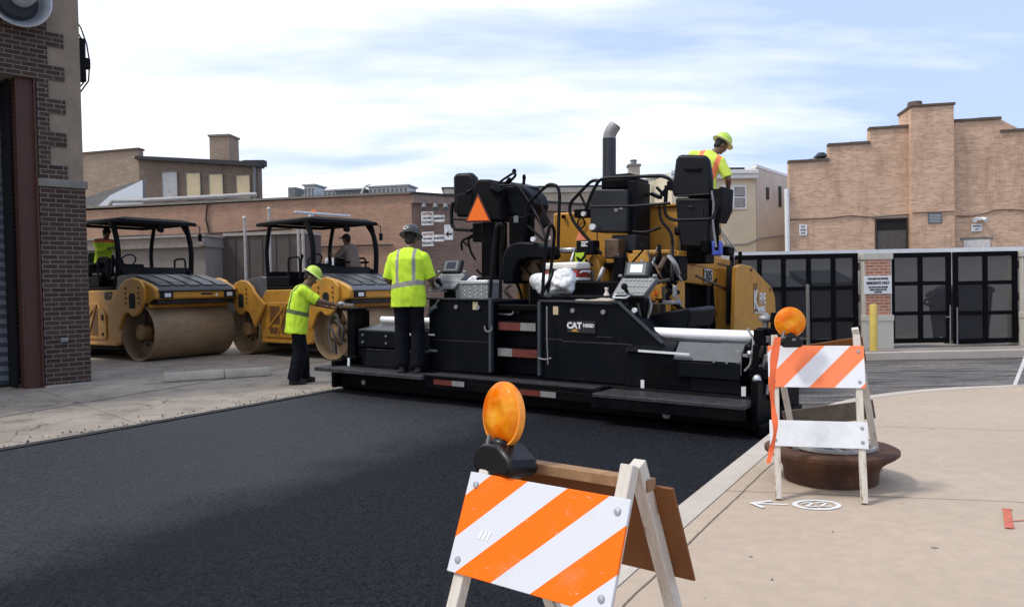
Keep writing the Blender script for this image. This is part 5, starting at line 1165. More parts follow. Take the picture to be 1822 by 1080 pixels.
pe = Y_(1084, 312, 3.0); pt_ = Y_(1084, 247, 3.0)
part('exhaust_stack', pm('stack_grey', (.028, .03, .04), .45, metal=.2), lambda m: m.cyl((pe.x, 3.0, pe.z-.6), (pe.x, 3.0, pt_.z), .105, seg=24))
def elbow(m):
    m.tube([(pe.x, 3.0, pt_.z-.02), (pe.x, 3.0, pt_.z+.02), (pe.x+.012, 3.0, pt_.z+.07), (pe.x+.045, 3.0, pt_.z+.13), (pe.x+.10, 3.02, pt_.z+.20)], [.1, .1, .1, .1, .095], 20)
part('exhaust_tip', pm('bare_steel', (.3, .3, .31), .5, metal=.5, var=.1), elbow)
part('exhaust_bore', darkvoid, lambda m: m.cyl((pe.x+.10, 3.02, pt_.z+.2), (pe.x+.108, 3.021, pt_.z+.211), .08, seg=20))
a, b_, z0, z1 = ext(PV, 984, 371, 1207, 450, 2.9)
part('engine_hood', yellow, lambda m: (m.box(a, b_, 2.9, 4.9, z0-.4, z1-.02)), .03)
part('engine_hood_lid', yellow, lambda m: (m.box(b_-.62, b_-.02, 2.86, 4.9, z1-.018, z1+.02),), .01)
part('hood_handle', deep, lambda m: (lambda p: m.cyl(p, p+V((0, -.04, 0)), .03, seg=10))(Y_(1004, 386, 2.88)))
part('hood_handle', deep, lambda m: (lambda p: m.tube([p+V((.06*math.cos(t), 0, .08*math.sin(t))) for t in [PI*2*i/16 for i in range(16)]], .012, 6, True))(Y_(1034, 397, 2.87)))
part('hood_seam', pm('ochre_seam', (.2, .1, .02), .6), lambda m: pb(m, 1061, 372, 1062.5, 450, 2.89, .008))
# reflector card and control box on the left of the hood
part('junction_box', panelb, lambda m: pb(m, 1025, 428, 1056, 453, 1.7, .2), .015)
part('decal', whitelet, lambda m: (pb(m, 1034, 430, 1046, 432, 1.69, .005), pb(m, 1034, 434, 1042, 436, 1.69, .005), pb(m, 1034, 437, 1045, 438.5, 1.69, .005)))
part('reflector', pm('salmon_reflector', (.75, .2, .12), .5), lambda m: (lambda q: m.hull2(q, [p+V((0, .01, 0)) for p in q]))([Y_(x, y, 1.8) for x, y in ((1024, 427), (1030, 414), (1037, 411), (1046, 427))]))
part('tread_plate', alum, lambda m: pb(m, 995, 441, 1023, 450, 1.9, .4), .02)
# right operator seat
def seatR(m):
    q = [(1196, 350), (1197, 318), (1201, 284), (1206, 277), (1212, 275), (1252, 276), (1258, 279), (1261, 288), (1265, 318), (1266, 350)]
    q = [Y_(x, y, 2.3) for x, y in q]; m.hull2(q, [p+V((0, .14, 0)) for p in q])
part('seat_back', seatm, seatR, .04)
part('seat_ridge', panelb, lambda m: (lambda q: m.hull2(q, [p+V((0, .03, 0)) for p in q]))([Y_(x, y, 2.275) for x, y in ((1214, 299), (1222, 297), (1240, 297), (1249, 299), (1243, 305), (1220, 305))]), .01)
part('seat_shell', seatm, lambda m: (lambda q: m.hull2(q, [p+V((0, .4, 0)) for p in q]))([Y_(x, y, 2.32) for x, y in ((1200, 352), (1264, 352), (1262, 425), (1258, 443), (1212, 440), (1207, 425))]), .04)
part('seat_trim', edgeg, lambda m: (pb(m, 1202, 346, 1262, 348, 2.27, .02), pb(m, 1224, 366, 1233, 369, 2.3, .02), pb(m, 1248, 370, 1249.5, 390, 2.3, .02)), .004)
part('seat_cushion', seatm, lambda m: (m.box(Y_(1200, 400, 2.5).x, Y_(1264, 400, 2.5).x, 2.46, 3.0, 2.18, 2.32)), .04)
part('seat_pedestal', deep, lambda m: (m.box(Y_(1210, 400, 2.5).x, Y_(1255, 400, 2.5).x, 2.5, 2.9, 1.78, 2.18)), .02)
part('side_console', blackmat, lambda m: (lambda q: m.hull2(q, [p+V((0, .5, 0)) for p in q]))([Y_(x, y, 2.25) for x, y in ((1266, 336), (1278, 336), (1282, 332), (1285, 332), (1283, 372), (1272, 395), (1266, 395))]), .02)
rail([(1266, 340, 2.2), (1270, 362, 2.2), (1268, 395, 2.2), (1274, 440, 2.2)], .016, 'strut', steel)
rail([(1280, 370, 2.25), (1276, 400, 2.25), (1275, 445, 2.3)], .03, 'strut', deep)
part('console_base', deep, lambda m: (pb(m, 1245, 425, 1262, 452, 2.3, .2), pb(m, 1283, 438, 1296, 455, 2.6, .3)), .03)
# controls seen left of the right seat
part('instrument_stand', panelb, lambda m: (m.bar(Y_(1184, 362, 2.6), Y_(1186, 330, 2.6), .05, .05), m.bar(Y_(1160, 345, 2.7), Y_(1175, 352, 2.6), .08, .05), m.bar(Y_(1168, 333, 2.6), Y_(1184, 350, 2.6), .04, .04), m.bar(Y_(1192, 330, 2.6), Y_(1176, 348, 2.6), .05, .05), pb(m, 1186, 322, 1200, 338, 2.5, .2)), .01)
# --- right side panels
def sidepoly(pix, lx, th, name, mat, bevel=.012):
    q = [X_(x, y, lx) for x, y in pix]; poly = [(p.y, p.z) for p in q]
    return part(name, mat, lambda m: m.prism(poly, 'yz', lx-th, lx), bevel)
sidepoly([(1207, 446), (1222, 447), (1300, 463), (1301, 592), (1293, 590), (1283, 572), (1273, 550), (1268, 520), (1262, 508), (1219, 502), (1219, 556), (1208, 550)], 1.25, .10, 'side_panel', yellow)
sidepoly([(1209, 502), (1262, 508), (1290, 560), (1293, 600), (1209, 620)], 1.12, .1, 'side_recess', deep)
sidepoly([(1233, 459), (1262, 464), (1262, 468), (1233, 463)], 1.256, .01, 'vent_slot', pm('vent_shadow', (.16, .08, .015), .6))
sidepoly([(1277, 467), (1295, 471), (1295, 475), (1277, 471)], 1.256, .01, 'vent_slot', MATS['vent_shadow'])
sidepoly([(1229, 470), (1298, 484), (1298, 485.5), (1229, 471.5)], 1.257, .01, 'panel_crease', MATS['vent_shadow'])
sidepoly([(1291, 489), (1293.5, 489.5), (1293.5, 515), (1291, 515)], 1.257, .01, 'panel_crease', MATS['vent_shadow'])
sidepoly([(1254, 477), (1268, 480), (1268, 506), (1254, 503)], 1.275, .012, 'number_plate', pm('plate_pale', (.42, .43, .43), .6, var=.2), .003)
q = X_(1261, 491, 1.278); text('lettering', '305', .2, darklet, PR, facing(q, (0, 1, 0), (0, 0, 1)), bold=.006)
part('rear_bulkhead', yellow, lambda m: m.box(.95, 1.148, 2.1, 2.2, .8, 1.93), .02)
def rodf(a, b_, lx, r, mat, name='push_rod'):
    return part(name, mat, lambda m: m.tube([X_(*a, lx), X_(*b_, lx)], r, 8))
rodf((1239, 491), (1298, 517), 1.38, .022, hyd); rodf((1268, 507), (1275, 497), 1.38, .018, deep)
rodf((1258, 508), (1257, 592), 1.36, .05, panelb, 'cylinder'); rodf((1266, 508), (1270, 592), 1.34, .035, deep, 'cylinder')
rodf((1302, 455), (1303, 575), 1.34, .035, deep, 'cylinder'); rodf((1300, 465), (1301, 520), 1.42, .02, hyd); rodf((1312, 462), (1311, 590), 1.5, .03, hyd, 'post')
rodf((1231, 562), (1231, 570), 1.3, .05, steel, 'drain_cap'); rodf((1317, 448), (1317, 478), 1.55, .03, deep, 'post')
part('side_panel', yellow, lambda m: m.prism([(2.13, .7), (4.5, .6), (4.5, 1.87), (2.13, 1.94)], 'yz', -1.35, -1.25), .012)
part('engine_deck', deep, lambda m: m.box(-1.24, 1.14, 3.1, 4.9, 1.0, 1.78), .02)
part('side_slot', darkvoid, lambda m: m.prism([(p.y, p.z) for p in [X_(x, y, 1.49) for x, y in ((1303, 472), (1307, 473), (1307, 572), (1305, 576), (1302, 576))]], 'yz', 1.40, 1.49), .0)
# --- hopper
hp = [(1311, 475), (1320, 470), (1337, 474), (1350, 487), (1374, 513), (1379, 528), (1381, 575), (1362, 592), (1306, 600)]
sidepoly(hp, 1.60, .07, 'hopper_side', yellow)
q = [X_(x, y, 1.6) for x, y in hp]
part('hopper_back', yellow, lambda m: m.box(-1.6, 1.53, q[1].y-.05, q[1].y+.03, .55, q[1].z-.05), .01)
part('hopper_side', yellow, lambda m: m.prism([(p.y, p.z) for p in q], 'yz', -1.67, -1.6), .012)
part('hopper_floor', steel, lambda m: m.box(-1.5, 1.5, 4.1, 6.3, .45, .55))
part('hopper_front', blackrub, lambda m: m.box(-1.5, 1.5, 6.2, 6.3, .35, .75), .01)
part('push_roller', steel, lambda m: m.cyl((-1.0, 6.45, .5), (1.0, 6.45, .5), .09))
sidepoly([(1341, 504), (1348, 504), (1348, 558), (1341, 558)], 1.606, .01, 'letter_frame', pm('frame_brown', (.22, .11, .03), .6), .0)
q = X_(1345, 535, 1.612); text('lettering', 'K', .42, whitelet, PR, facing(q, (0, 1, 0), (0, 0, 1)), bold=.012, sx=.8)
q = X_(1357, 532, 1.612); text('lettering', 'FIVE', .26, whitelet, PR, facing(q, (0, 1, 0), (0, 0, 1)), bold=.004, sx=.8)
q = X_(1355, 551, 1.612); text('lettering', 'PAVING', .14, whitelet, PR, facing(q, (0, 1, 0), (0, 0, 1)), bold=.006, sx=.9)
sidepoly([(1342, 555), (1367, 557), (1367, 559), (1342, 557)], 1.606, .01, 'letter_rule', whitelet, .0)
for px, py in ((1336, 480), (1370, 515)): part('bolt', hyd, lambda m: (lambda p: m.cyl(p, p+V((.02, 0, 0)), .03, seg=10))(X_(px, py, 1.6)))

# ---------------- loose things riding on the paver
PA = math.radians(-33)
def rest(name, x, y, z, label, cat): o = empty(name, PV.w((x, y, z)), PA, label, cat); return o
a, b_, z0, z1 = ext(PV, 810, 495, 868, 529, .3)
tb = rest('toolbox', (a+b_)/2, .30, 1.30, 'grey metal tread plate toolbox on the screed beside the left console', 'toolbox'); W = b_-a; H = z1-z0
m, nt, b, tc = newmat('tread_plate_grey'); b.inputs['Base Color'].default_value = (.24, .25, .27, 1); b.inputs['Roughness'].default_value = .45; b.inputs['Metallic'].default_value = .3
bt = nd(nt, 'ShaderNodeTexChecker'); bt.inputs['Scale'].default_value = 36; nt.links.new(tc, bt.inputs['Vector']); nt.links.new(mixc(nt, bt.outputs['Fac'], (.20, .21, .225), (.27, .28, .30)), b.inputs['Base Color']); bumpn(nt, bt.outputs['Fac'], b, .5, .01)
mb = MB(); mb.box(-W/2, W/2, 0, .35, 0, H-.05); mb.build('box_body', m, tb, bevel=.008)
mb = MB(); mb.box(-W/2-.01, W/2+.01, -.01, .36, H-.048, H); ld = mb.build('lid', alum, tb, bevel=.008)
mb = MB(); mb.box(W*.02, W*.27, .1, .2, H+.001, H+.045); mb.box(W*.28, W/2, .1, .24, H+.001, H+.05); mb.build('handle', blackmat, ld, bevel=.008)
bg = rest('white_sack', -1.05, .62, 1.30, 'folded white sack lying behind the grey toolbox on the screed', 'sack')
mb = MB(); mb.hull2([V((-.45, 0, 0)), V((.3, 0, 0)), V((.15, 0, .22)), V((-.05, 0, .34)), V((-.2, 0, .26))], [V((-.4, .2, 0)), V((.3, .2, 0)), V((.15, .2, .2)), V((-.05, .2, .3)), V((-.2, .2, .22))]); mb.build('sack', pm('sack_white', (.72, .73, .76), .8), bg, bevel=.04, smooth=60)
# cooler
a, b_, z0, z1 = ext(PV, 967, 467, 1029, 500, 1.0)
cl = rest('cooler', (a+b_)/2, 1.0, z0, 'red cooler box with a white lid riding behind the rear handrail of the paver', 'cooler'); W = b_-a; H = z1-z0
part('valve_cover', deep, lambda m: (m.box(-.4, 1.0, .95, 1.6, .95, z0-.004), m.box(.3, 1.15, .3, .95, 1.2, 1.37)), .02)
mb = MB(); mb.box(-W/2+.02, W/2-.02, 0, .35, .04, H*.58); mb.build('body', pm('cooler_red', (.42, .045, .03), .5), cl, bevel=.02)
mb = MB(); mb.box(-W/2, W/2, -.015, .365, 0, .038); mb.build('base', whitep, cl, bevel=.01)
mb = MB(); mb.box(-W/2, W/2, -.015, .365, H*.59, H); mb.build('lid', pm('cooler_lid', (.75, .72, .66), .5), cl, bevel=.03)
mb = MB(); mb.tube(rounded([(W/2, .05, .1), (W/2+.03, .05, .12), (W/2+.03, .3, .12), (W/2, .3, .1)], .03), .012); mb.build('handle', whitep, cl)
# crumpled plastic bag
def blob(name, mat, parent, parts_, amp, seed, sub=3, sc=4.):
    bm = bmesh.new()
    mb = MB(); [mb.ell(c, r, None, 24, 16) for c, r in parts_]; me = bpy.data.meshes.new(name); me.from_pydata(mb.v, [], mb.f)
    o = bpy.data.objects.new(name, me); COL.objects.link(o); rm = o.modifiers.new('r', 'REMESH'); rm.mode = 'VOXEL'; rm.voxel_size = .02
    bpy.context.view_layer.update(); me2 = bpy.data.meshes.new_from_object(o.evaluated_get(bpy.context.evaluated_depsgraph_get())); bpy.data.objects.remove(o)
    nrm = [v.normal.copy() for v in me2.vertices]
    for v, nv in zip(me2.vertices, nrm):
        q = V(v.co)*sc+V((seed, 0, 0)); d = noise.ridged_multi_fractal(q, .8, 2.1, 4, 1., 2.)*amp-amp
        v.co += nv*d
    me2.shade_smooth(); me2.materials.clear(); me2.materials.append(mat); o = bpy.data.objects.new(name, me2); COL.objects.link(o); o.parent = parent; return o
plas = pm('white_plastic_film', (.78, .79, .82), .35, var=.08, scale=3, dirt=(.35, .32, .1), damt=.35, dscale=7)
p = Y_(988, 528, .62); bgp = rest('plastic_bag', p.x, .62, max(p.z, 1.375), 'crumpled white plastic bag in front of the red cooler', 'bag')
blob('bag_film', plas, bgp, [((-.06, 0, .13), (.2, .13, .14)), ((.14, .0, .15), (.14, .13, .15)), ((-.24, .0, .16), (.1, .07, .08)), ((.02, 0, .06), (.24, .14, .07))], .055, 3)
p = Y_(1083, 546, .5); bo = rest('water_bottle', p.x, .45, 1.245, 'small clear plastic bottle standing on the screed left of the lit console', 'bottle')
clearp = pm('cloudy_plastic', (.62, .55, .48), .25, var=.1)
mb = MB(); mb.lathe([(.03, 0), (.045, .01), (.045, .11), (.03, .15), (.018, .17), (.018, .2)], seg=16); mb.build('body', clearp, bo, smooth=60)
mb = MB(); mb.cyl((0, 0, .2), (0, 0, .225), .022); mb.build('cap', whitep, bo)
rg = rest('work_rag', p.x-.12, .3, 1.275, 'crumpled pale rag lying around the small bottle on the screed', 'rag'); rg['label'] = 'crumpled pale rag lying at the foot of the small bottle on the screed'
blob('cloth', pm('pale_rag', (.4, .35, .3), .9), rg, [((-.1, 0, .02), (.2, .1, .03)), ((.16, .02, .03), (.13, .08, .035))], .015, 9)
p = Y_(1034, 470, 1.72); vs_ = rest('safety_vest', p.x, 1.68, p.z, 'small lime hi-vis cloth hanging below the black junction box', 'vest')
mb = MB(); N_ = 8; mb.hull2([V((-.08+.16*i/N_, .012*math.sin(i*1.7), 0)) for i in range(N_+1)]+[V((.07, 0, .16)), V((-.07, 0, .16))], [V((-.08+.16*i/N_, .02+.012*math.sin(i*1.7), 0)) for i in range(N_+1)]+[V((.07, .02, .16)), V((-.07, .02, .16))]); mb.build('cloth', pm('lime_cloth', (.42, .6, .03), .8), vs_)
p = Y_(1273, 455, 2.35); jg = rest('water_jug', p.x, 2.35, p.z, 'blue plastic jug on the deck right of the tall seat', 'jug')
mb = MB(); mb.box(-.06, .06, 0, .15, 0, .2); mb.cyl((0, .07, .2), (0, .07, .27), .03); mb.build('body', pm('blue_plastic', (.06, .1, .5), .5), jg, bevel=.02)
# ================================================================ people
skin = pm('skin_brown', (.16, .085, .055), .55, var=.1)
skin2 = pm('skin_tan', (.26, .15, .10), .55, var=.1)
hair_m = pm('dark_hair', (.012, .01, .009), .8)
lime = pm('lime_shirt', (.56, .80, .035), .85, var=.07, scale=5)
band_g = pm('dark_green_band', (.09, .13, .05), .7)
band_s = pm('silver_band', (.30, .28, .25), .5, var=.15)
orangeb = pm('orange_band', (.85, .22, .08), .7)
vestm = pm('vest_yellow', (.62, .76, .10), .85, var=.06)
trou = pm('black_trousers', (.0045, .005, .0085), .85, var=.25, scale=6, spec=.15)
boot = pm('dark_boot', (.018, .015, .014), .7, spec=.3)
hatlime = pm('hat_lime', (.50, .68, .08), .4, var=.08); hatbrim = pm('hat_brim', (.62, .74, .28), .4); hatgrey = pm('hat_grey', (.045, .045, .05), .35, var=.1)
shirt_tan = pm('tan_shirt', (.20, .155, .13), .9, var=.15)
capm = pm('dark_cap', (.012, .012, .016), .8)
def remesh(name, mb, mats, parent, vox, smooth=6, wrinkle=0., colour=None, seed=0.):
    me = bpy.data.meshes.new(name); me.from_pydata(mb.v, [], mb.f)
    bm = bmesh.new(); bm.from_mesh(me); bmesh.ops.recalc_face_normals(bm, faces=bm.faces); bm.to_mesh(me); bm.free()
    o = bpy.data.objects.new(name, me); COL.objects.link(o)
    r = o.modifiers.new('r', 'REMESH'); r.mode = 'VOXEL'; r.voxel_size = vox; r.adaptivity = 0
    s = o.modifiers.new('s', 'SMOOTH'); s.iterations = smooth; s.factor = .5
    bpy.context.view_layer.update()
    m2 = bpy.data.meshes.new_from_object(o.evaluated_get(bpy.context.evaluated_depsgraph_get())); bpy.data.objects.remove(o)
    if wrinkle:
        nrm = [v.normal.copy() for v in m2.vertices]
        for v, nv in zip(m2.vertices, nrm):
            q = V((v.co.x*9+seed, v.co.y*9, v.co.z*5.5+v.co.x*6)); n = noise.noise(q)*.6+noise.noise(q*2.3)*.4
            v.co += nv*(n*wrinkle)
    m2.materials.clear(); [m2.materials.append(x) for x in mats]
    if colour:
        for p in m2.polygons: p.material_index = colour(p.center)
    m2.shade_smooth(); m2.name = name; o = bpy.data.objects.new(name, m2); COL.objects.link(o); o.parent = parent; return o
def cap(mb, a, b, ra, rb, seg=14):
    a, b = V(a), V(b); mb.cyl(a, b, ra, rb, seg); mb.ell(a, (ra,)*3, None, seg, 8); mb.ell(b, (rb,)*3, None, seg, 8)
def loft(mb, rings, seg=28, p=2.3):        # rings: (centre, axis x, axis y, rx, ry)
    vs = []
    for c, ax, ay, rx, ry in rings:
        for k in range(seg):
            t = 2*PI*k/seg; cx, sy = math.cos(t), math.sin(t)
            vs.append(V(c)+V(ax)*(rx*math.copysign(abs(cx)**(2/p), cx))+V(ay)*(ry*math.copysign(abs(sy)**(2/p), sy)))
    n = len(rings); fs = [(i*seg+k, i*seg+(k+1) % seg, (i+1)*seg+(k+1) % seg, (i+1)*seg+k) for i in range(n-1) for k in range(seg)]
    fs += [tuple(range(seg-1, -1, -1)), tuple(range((n-1)*seg, n*seg))]; mb.add(vs, fs)
def hand(mb, w, d, side, curl=.5, side_sign=1):
    w, d = V(w), V(d).normalized(); s = V(side); s = (s-d*s.dot(d)).normalized(); n = d.cross(s)*side_sign   # n: palm normal
    M = Matrix((s, d, n)).transposed()
    mb.ell(w+d*.055, (.042, .058, .019), M, 14, 8); cap(mb, w-d*.03, w+d*.02, .026, .027, 10)
    for i, (o, L) in enumerate(((.03, .072), (.011, .08), (-.009, .075), (-.028, .058))):
        a = w+d*.095+s*o; dd = d
        for k in range(3):
            ang = curl*(.35+.35*k); dd = (d*math.cos(ang*(k+1)*.8)+n*math.sin(ang*(k+1)*.8)).normalized()
            b_ = a+dd*(L*(.42, .32, .26)[k]); cap(mb, a, b_, .0095-.0006*k, .0088-.0006*k, 8); a = b_
    a = w+d*.03+s*.036; b_ = a+(d*.6+s*.6+n*.35).normalized()*.04; cap(mb, a, b_, .012, .0105, 8); cap(mb, b_, b_+(d*.85+s*.15+n*.5).normalized()*.03, .0105, .009, 8)
def person(label, loc, rz, J, C, sc=1.):
    r = empty('person', loc, rz, label, 'person'); r.scale = (sc,)*3
    g = {k: V(v) for k, v in J.items() if isinstance(v, tuple)}
    sh = (g['RS']-g['LS']).normalized()
    sp = [g['pel'], g['waist'], g['chest'], g['neck']]
    def ax(i):
        t = (sp[min(i+1, 3)]-sp[max(i-1, 0)]).normalized(); x = (sh-t*sh.dot(t)).normalized(); return x, t.cross(x), t
    hf = V(J['face']).normalized(); hr = hf.cross(V(J.get('hup', (0, 0, 1)))).normalized(); hu = hr.cross(hf); HM = Matrix((hr, hf, hu)).transposed(); hc = g['head']
    # ---- body: one continuous mesh
    mb = MB(); W = C.get('w', 1.)
    loft(mb, [(g['pel']-ax(0)[2]*.08, ax(0)[0], ax(0)[1], .13*W, .09), (g['pel'], *ax(0)[:2], .15*W, .105), (g['waist'], *ax(1)[:2], .13*W, .09), (g['chest'], *ax(2)[:2], .15*W, .10), (g['neck']-ax(3)[2]*.03, *ax(3)[:2], .09, .07)])
    cap(mb, g['neck']-ax(3)[2]*.04, hc-hu*.05, .062, .056); 
    mb.ell(hc+hu*.02-hf*.008, (.074, .093, .098), HM, 20, 14); mb.ell(hc-hu*.045+hf*.02, (.055, .066, .066), HM, 16, 10); mb.ell(hc-hu*.088+hf*.058, (.027, .022, .02), HM, 12, 8)
    mb.ell(hc+hf*.094-hu*.012, (.013, .018, .024), HM, 10, 8); mb.ell(hc+hf*.082-hu*.052, (.026, .012, .011), HM, 10, 6); mb.ell(hc+hf*.078+hu*.028, (.05, .014, .01), HM, 10, 6)
    for s in (-1, 1): mb.ell(hc+hr*(s*.076)-hf*.008-hu*.005, (.010, .02, .031), HM, 10, 8)
    for s, S, E, Wr in ((-1, 'LS', 'LE', 'LW'), (1, 'RS', 'RE', 'RW')):
        cap(mb, g['chest']+(g[S]-g['chest'])*.6, g[S], .06, .055); cap(mb, g[S], g[E], .052, .041); cap(mb, g[E], g[Wr]+(g[E]-g[Wr])*.1, .043, .029); cap(mb, g[E]+(g[Wr]-g[E])*.25, g[E]+(g[Wr]-g[E])*.4, .044, .04)
        hd = V(J.get(S[0]+'hd') or (g[Wr]-g[E])); hand(mb, g[Wr], hd, V(J.get(S[0]+'th', (0, 0, 1))), J.get('curl', .6), J.get(S[0]+'ps', s))
    for S in ('L', 'R'):
        H, K, A_ = g[S+'H'], g[S+'K'], g[S+'A']; cap(mb, g['pel'], H, .09, .085); cap(mb, H, K, .078, .052); cap(mb, K, A_, .05, .034); cap(mb, K+(A_-K)*.25, K+(A_-K)*.4, .054, .05)
        cap(mb, A_, A_+V(J.get(S+'f', (0, .14, -.05))), .036, .032)
    remesh('body', mb, [C['skin']], r, .0075, 3)
    for s in (-1, 1):
        mb = MB(); mb.ell(hc+hf*.081+hr*(s*.029)+hu*.006, (.012, .007, .007), HM, 10, 6); mb.build('eye', whitelet, r)
    mb = MB(); mb.ell(hc+hu*.03-hf*.018, (.079, .094, .098), HM, 20, 12); mb.ell(hc-hf*.055-hu*.03, (.06, .045, .05), HM, 16, 10); remesh('hair', mb, [hair_m], r, .01, 2)
    # ---- shirt
    mb = MB(); T = C.get('t', 1.)
    hem = J.get('hem', .12)
    x0, y0, t0 = ax(0); x1, y1, _ = ax(1); x2, y2, t2 = ax(2); x3, y3, t3 = ax(3)
    top = g['chest']*.35+g['neck']*.65
    loft(mb, [(g['pel']-t0*hem, x0, y0, .205*W, .145*T), (g['pel'], x0, y0, .198*W, .145*T), (g['waist'], x1, y1, .185*W, .14*T), (g['waist']*.5+g['chest']*.5, x2, y2, .19*W, .142*T),
              (g['chest'], x2, y2, .195*W, .14*T), (top, x3, y3, .15*W, .105*T), (g['neck']+t3*.008, x3, y3, .078, .075)])
    for S, E in (('LS', 'LE'), ('RS', 'RE')):
        cap(mb, g['chest']+(g[S]-g['chest'])*.5+t2*.035, g[S]-t2*.01, .088, .08)
        e_ = g[S]+(g[E]-g[S])*C.get('sleeve', .82); mb.cyl(g[S]-t2*.01, e_, .08, .072 if C.get('sleeve', .82) < 1.05 else .06, 20)
        if C.get('long'):
            Wr = g[S[0]+'W']; cap(mb, g[E], g[E], .06, .06); mb.cyl(g[E], g[E]+(Wr-g[E])*.85, .06, .043, 18)
    L = (g['neck']-g['pel']).length; e0 = (g['neck']-g['pel']).normalized(); xs = (sh-e0*sh.dot(e0)).normalized(); yf = e0.cross(xs)
    def colour(c):
        d = c-g['pel']; t = d.dot(e0); u = d.dot(xs); rr = d.dot(yf)
        inb = abs(u) < .235*W
        for (tb, hw) in C.get('bands', ()):
            if abs(t-tb-C.get('tilt', 0)*u) < hw and inb: return 1
        uu, hw = C.get('vert', (.1, 0))
        if hw and abs(abs(u)-uu) < hw and t > C.get('vt0', .1) and (inb): return 2 if C.get('v2') else 1
        if C.get('yoke') and t > C['yoke'] : return 2
        for S in ('LE', 'RE'):
            if C.get('armband') and (c-g[S]*.8-g[S[0]+'S']*.2).length < .06: return 1
        return 0
    remesh('shirt', mb, C['shirt'], r, .009, 3, C.get('wr', .012)*1.35, colour, loc[0])
    # ---- trousers and boots
    mb = MB(); loft(mb, [(g['pel']-t0*.10, x0, y0, .155*W, .11), (g['pel'], x0, y0, .155*W, .11), (g['pel']+t0*.08, x0, y0, .15*W, .11)])
    for S in ('L', 'R'):
        H, K, A_ = g[S+'H'], g[S+'K'], g[S+'A']; lg = C.get('leg', 1.); cap(mb, H, K, .108, .092*lg, 18); mb.cyl(K, A_+(K-A_).normalized()*-.02, .092*lg, .088*lg, 18); mb.ell(K, (.093,)*3)
        q = A_+(K-A_)*.08; mb.ell(q, (.092, .098, .05))
    remesh('trousers', mb, [trou], r, .011, 3, .015, None, loc[1]*3)
    for S in ('L', 'R'):
        A_ = g[S+'A']; f = V(J.get(S+'f', (0, .14, -.05))); fd = V((f.x, f.y, 0)).normalized(); mb = MB()
        FM = Matrix((fd.cross(V((0, 0, 1))), fd, V((0, 0, 1)))).transposed()
        mb.ell(A_+fd*.06+V((0, 0, -.035)), (.048, .13, .045), FM); mb.ell(A_-fd*.02+V((0, 0, -.03)), (.045, .06, .055), FM); cap(mb, A_+V((0, 0, .06)), A_-V((0, 0, .02)), .052, .05); mb.obox(A_+fd*.05+V((0, 0, -.068)), (.085, .26, .025), FM)
        remesh('boot', mb, [boot], r, .009, 2)
    # ---- headgear
    hatc = hc+hu*.055-hf*.008
    if C.get('hat') == 'hard':
        M_ = Matrix.Translation(hatc) @ HM.to_4x4()
        mb = MB(); prof = [(.128, .0), (.13, .006), (.118, .018), (.112, .03), (.110, .05), (.10, .085), (.078, .112), (.045, .128), (.002, .133)]
        mb.lathe(prof, (0, 0, 0), (0, 0, 1), 36)
        for y in (-.03, 0, .03): mb.tube([(y, .10*math.cos(t), .035+.100*math.sin(t)) for t in [PI*k/14 for k in range(15)]], .008, 6)
        mb.v = [tuple(M_ @ V((x, y*1.14+(.012 if z < .02 else 0), z))) for x, y, z in mb.v]
        ht = mb.build('hard_hat', C['hatm'], r, smooth=50)
        mb = MB(); mb.lathe([(.118, -.002), (.149, -.006), (.153, -.003), (.149, .003), (.116, .017)], (0, 0, 0), (0, 0, 1), 36); mb.v = [tuple(M_ @ V((x*.97, y*1.1+.008, z))) for x, y, z in mb.v]
        mb.build('brim', C.get('brim', C['hatm']), ht, smooth=50)
        if C.get('sticker'):
            mb = MB(); mb.lathe([(.03, 0), (.03, .003), (.02, .0035), (.02, .001)], (0, 0, 0), (0, 0, 1), 20, True); sd_ = (V((-.35, -1, .35))).normalized(); q = Matrix.Translation(V((-.04, -.108, .062))) @ sd_.to_track_quat('Z', 'Y').to_matrix().to_4x4()
            mb.v = [tuple(M_ @ (q @ V(p))) for p in mb.v]; mb.build('sticker', whitelet, ht)
    else:
        mb = MB(); mb.ell(hc+hu*.045-hf*.006, (.086, .1, .085), HM, 20, 12); mb.obox(hc+hu*.06+hf*.125, (.13, .1, .012), HM); remesh('cap', mb, [C['hatm']], r, .008, 4)
    return r
U = (0, 0, 1)
# worker on the ground at the left end of the screed, seen from his right side, bent head, right arm forward
p = G(534, 682); 
J1 = dict(pel=(0, -.02, .95), waist=(.0, .0, 1.12), chest=(.0, .05, 1.34), neck=(.0, .115, 1.475), head=(.0, .20, 1.60), face=(.25, .8, -.62), hup=(0, .5, .8),
          LS=(-.19, .09, 1.41), RS=(.19, .05, 1.41), LE=(-.24, .24, 1.22), RE=(.235, .27, 1.245), LW=(-.17, .45, 1.15), RW=(.15, .52, 1.18), Rhd=(-.05, 1, -.1), Rth=(-1, .2, .2), Lth=(1, .2, .2), Rps=-1,
          LH=(-.09, -.02, .9), RH=(.09, -.02, .9), LK=(-.10, .05, .48), RK=(.10, .0, .48), LA=(-.11, .06, .085), RA=(.13, -.10, .085), Lf=(0, .14, -.04), Rf=(.02, .14, -.04), hem=.19)
person('worker on the ground in lime shirt and lime hard hat, reaching to the screed end', tuple(p), R(-68), J1,
       dict(skin=skin, shirt=[lime, band_g], bands=((.12, .032),), vert=(.105, .026), vt0=.12, hat='hard', hatm=hatlime, brim=hatbrim, sleeve=.95, w=1.1, t=1.14, wr=.016, leg=1.16), 1.01)
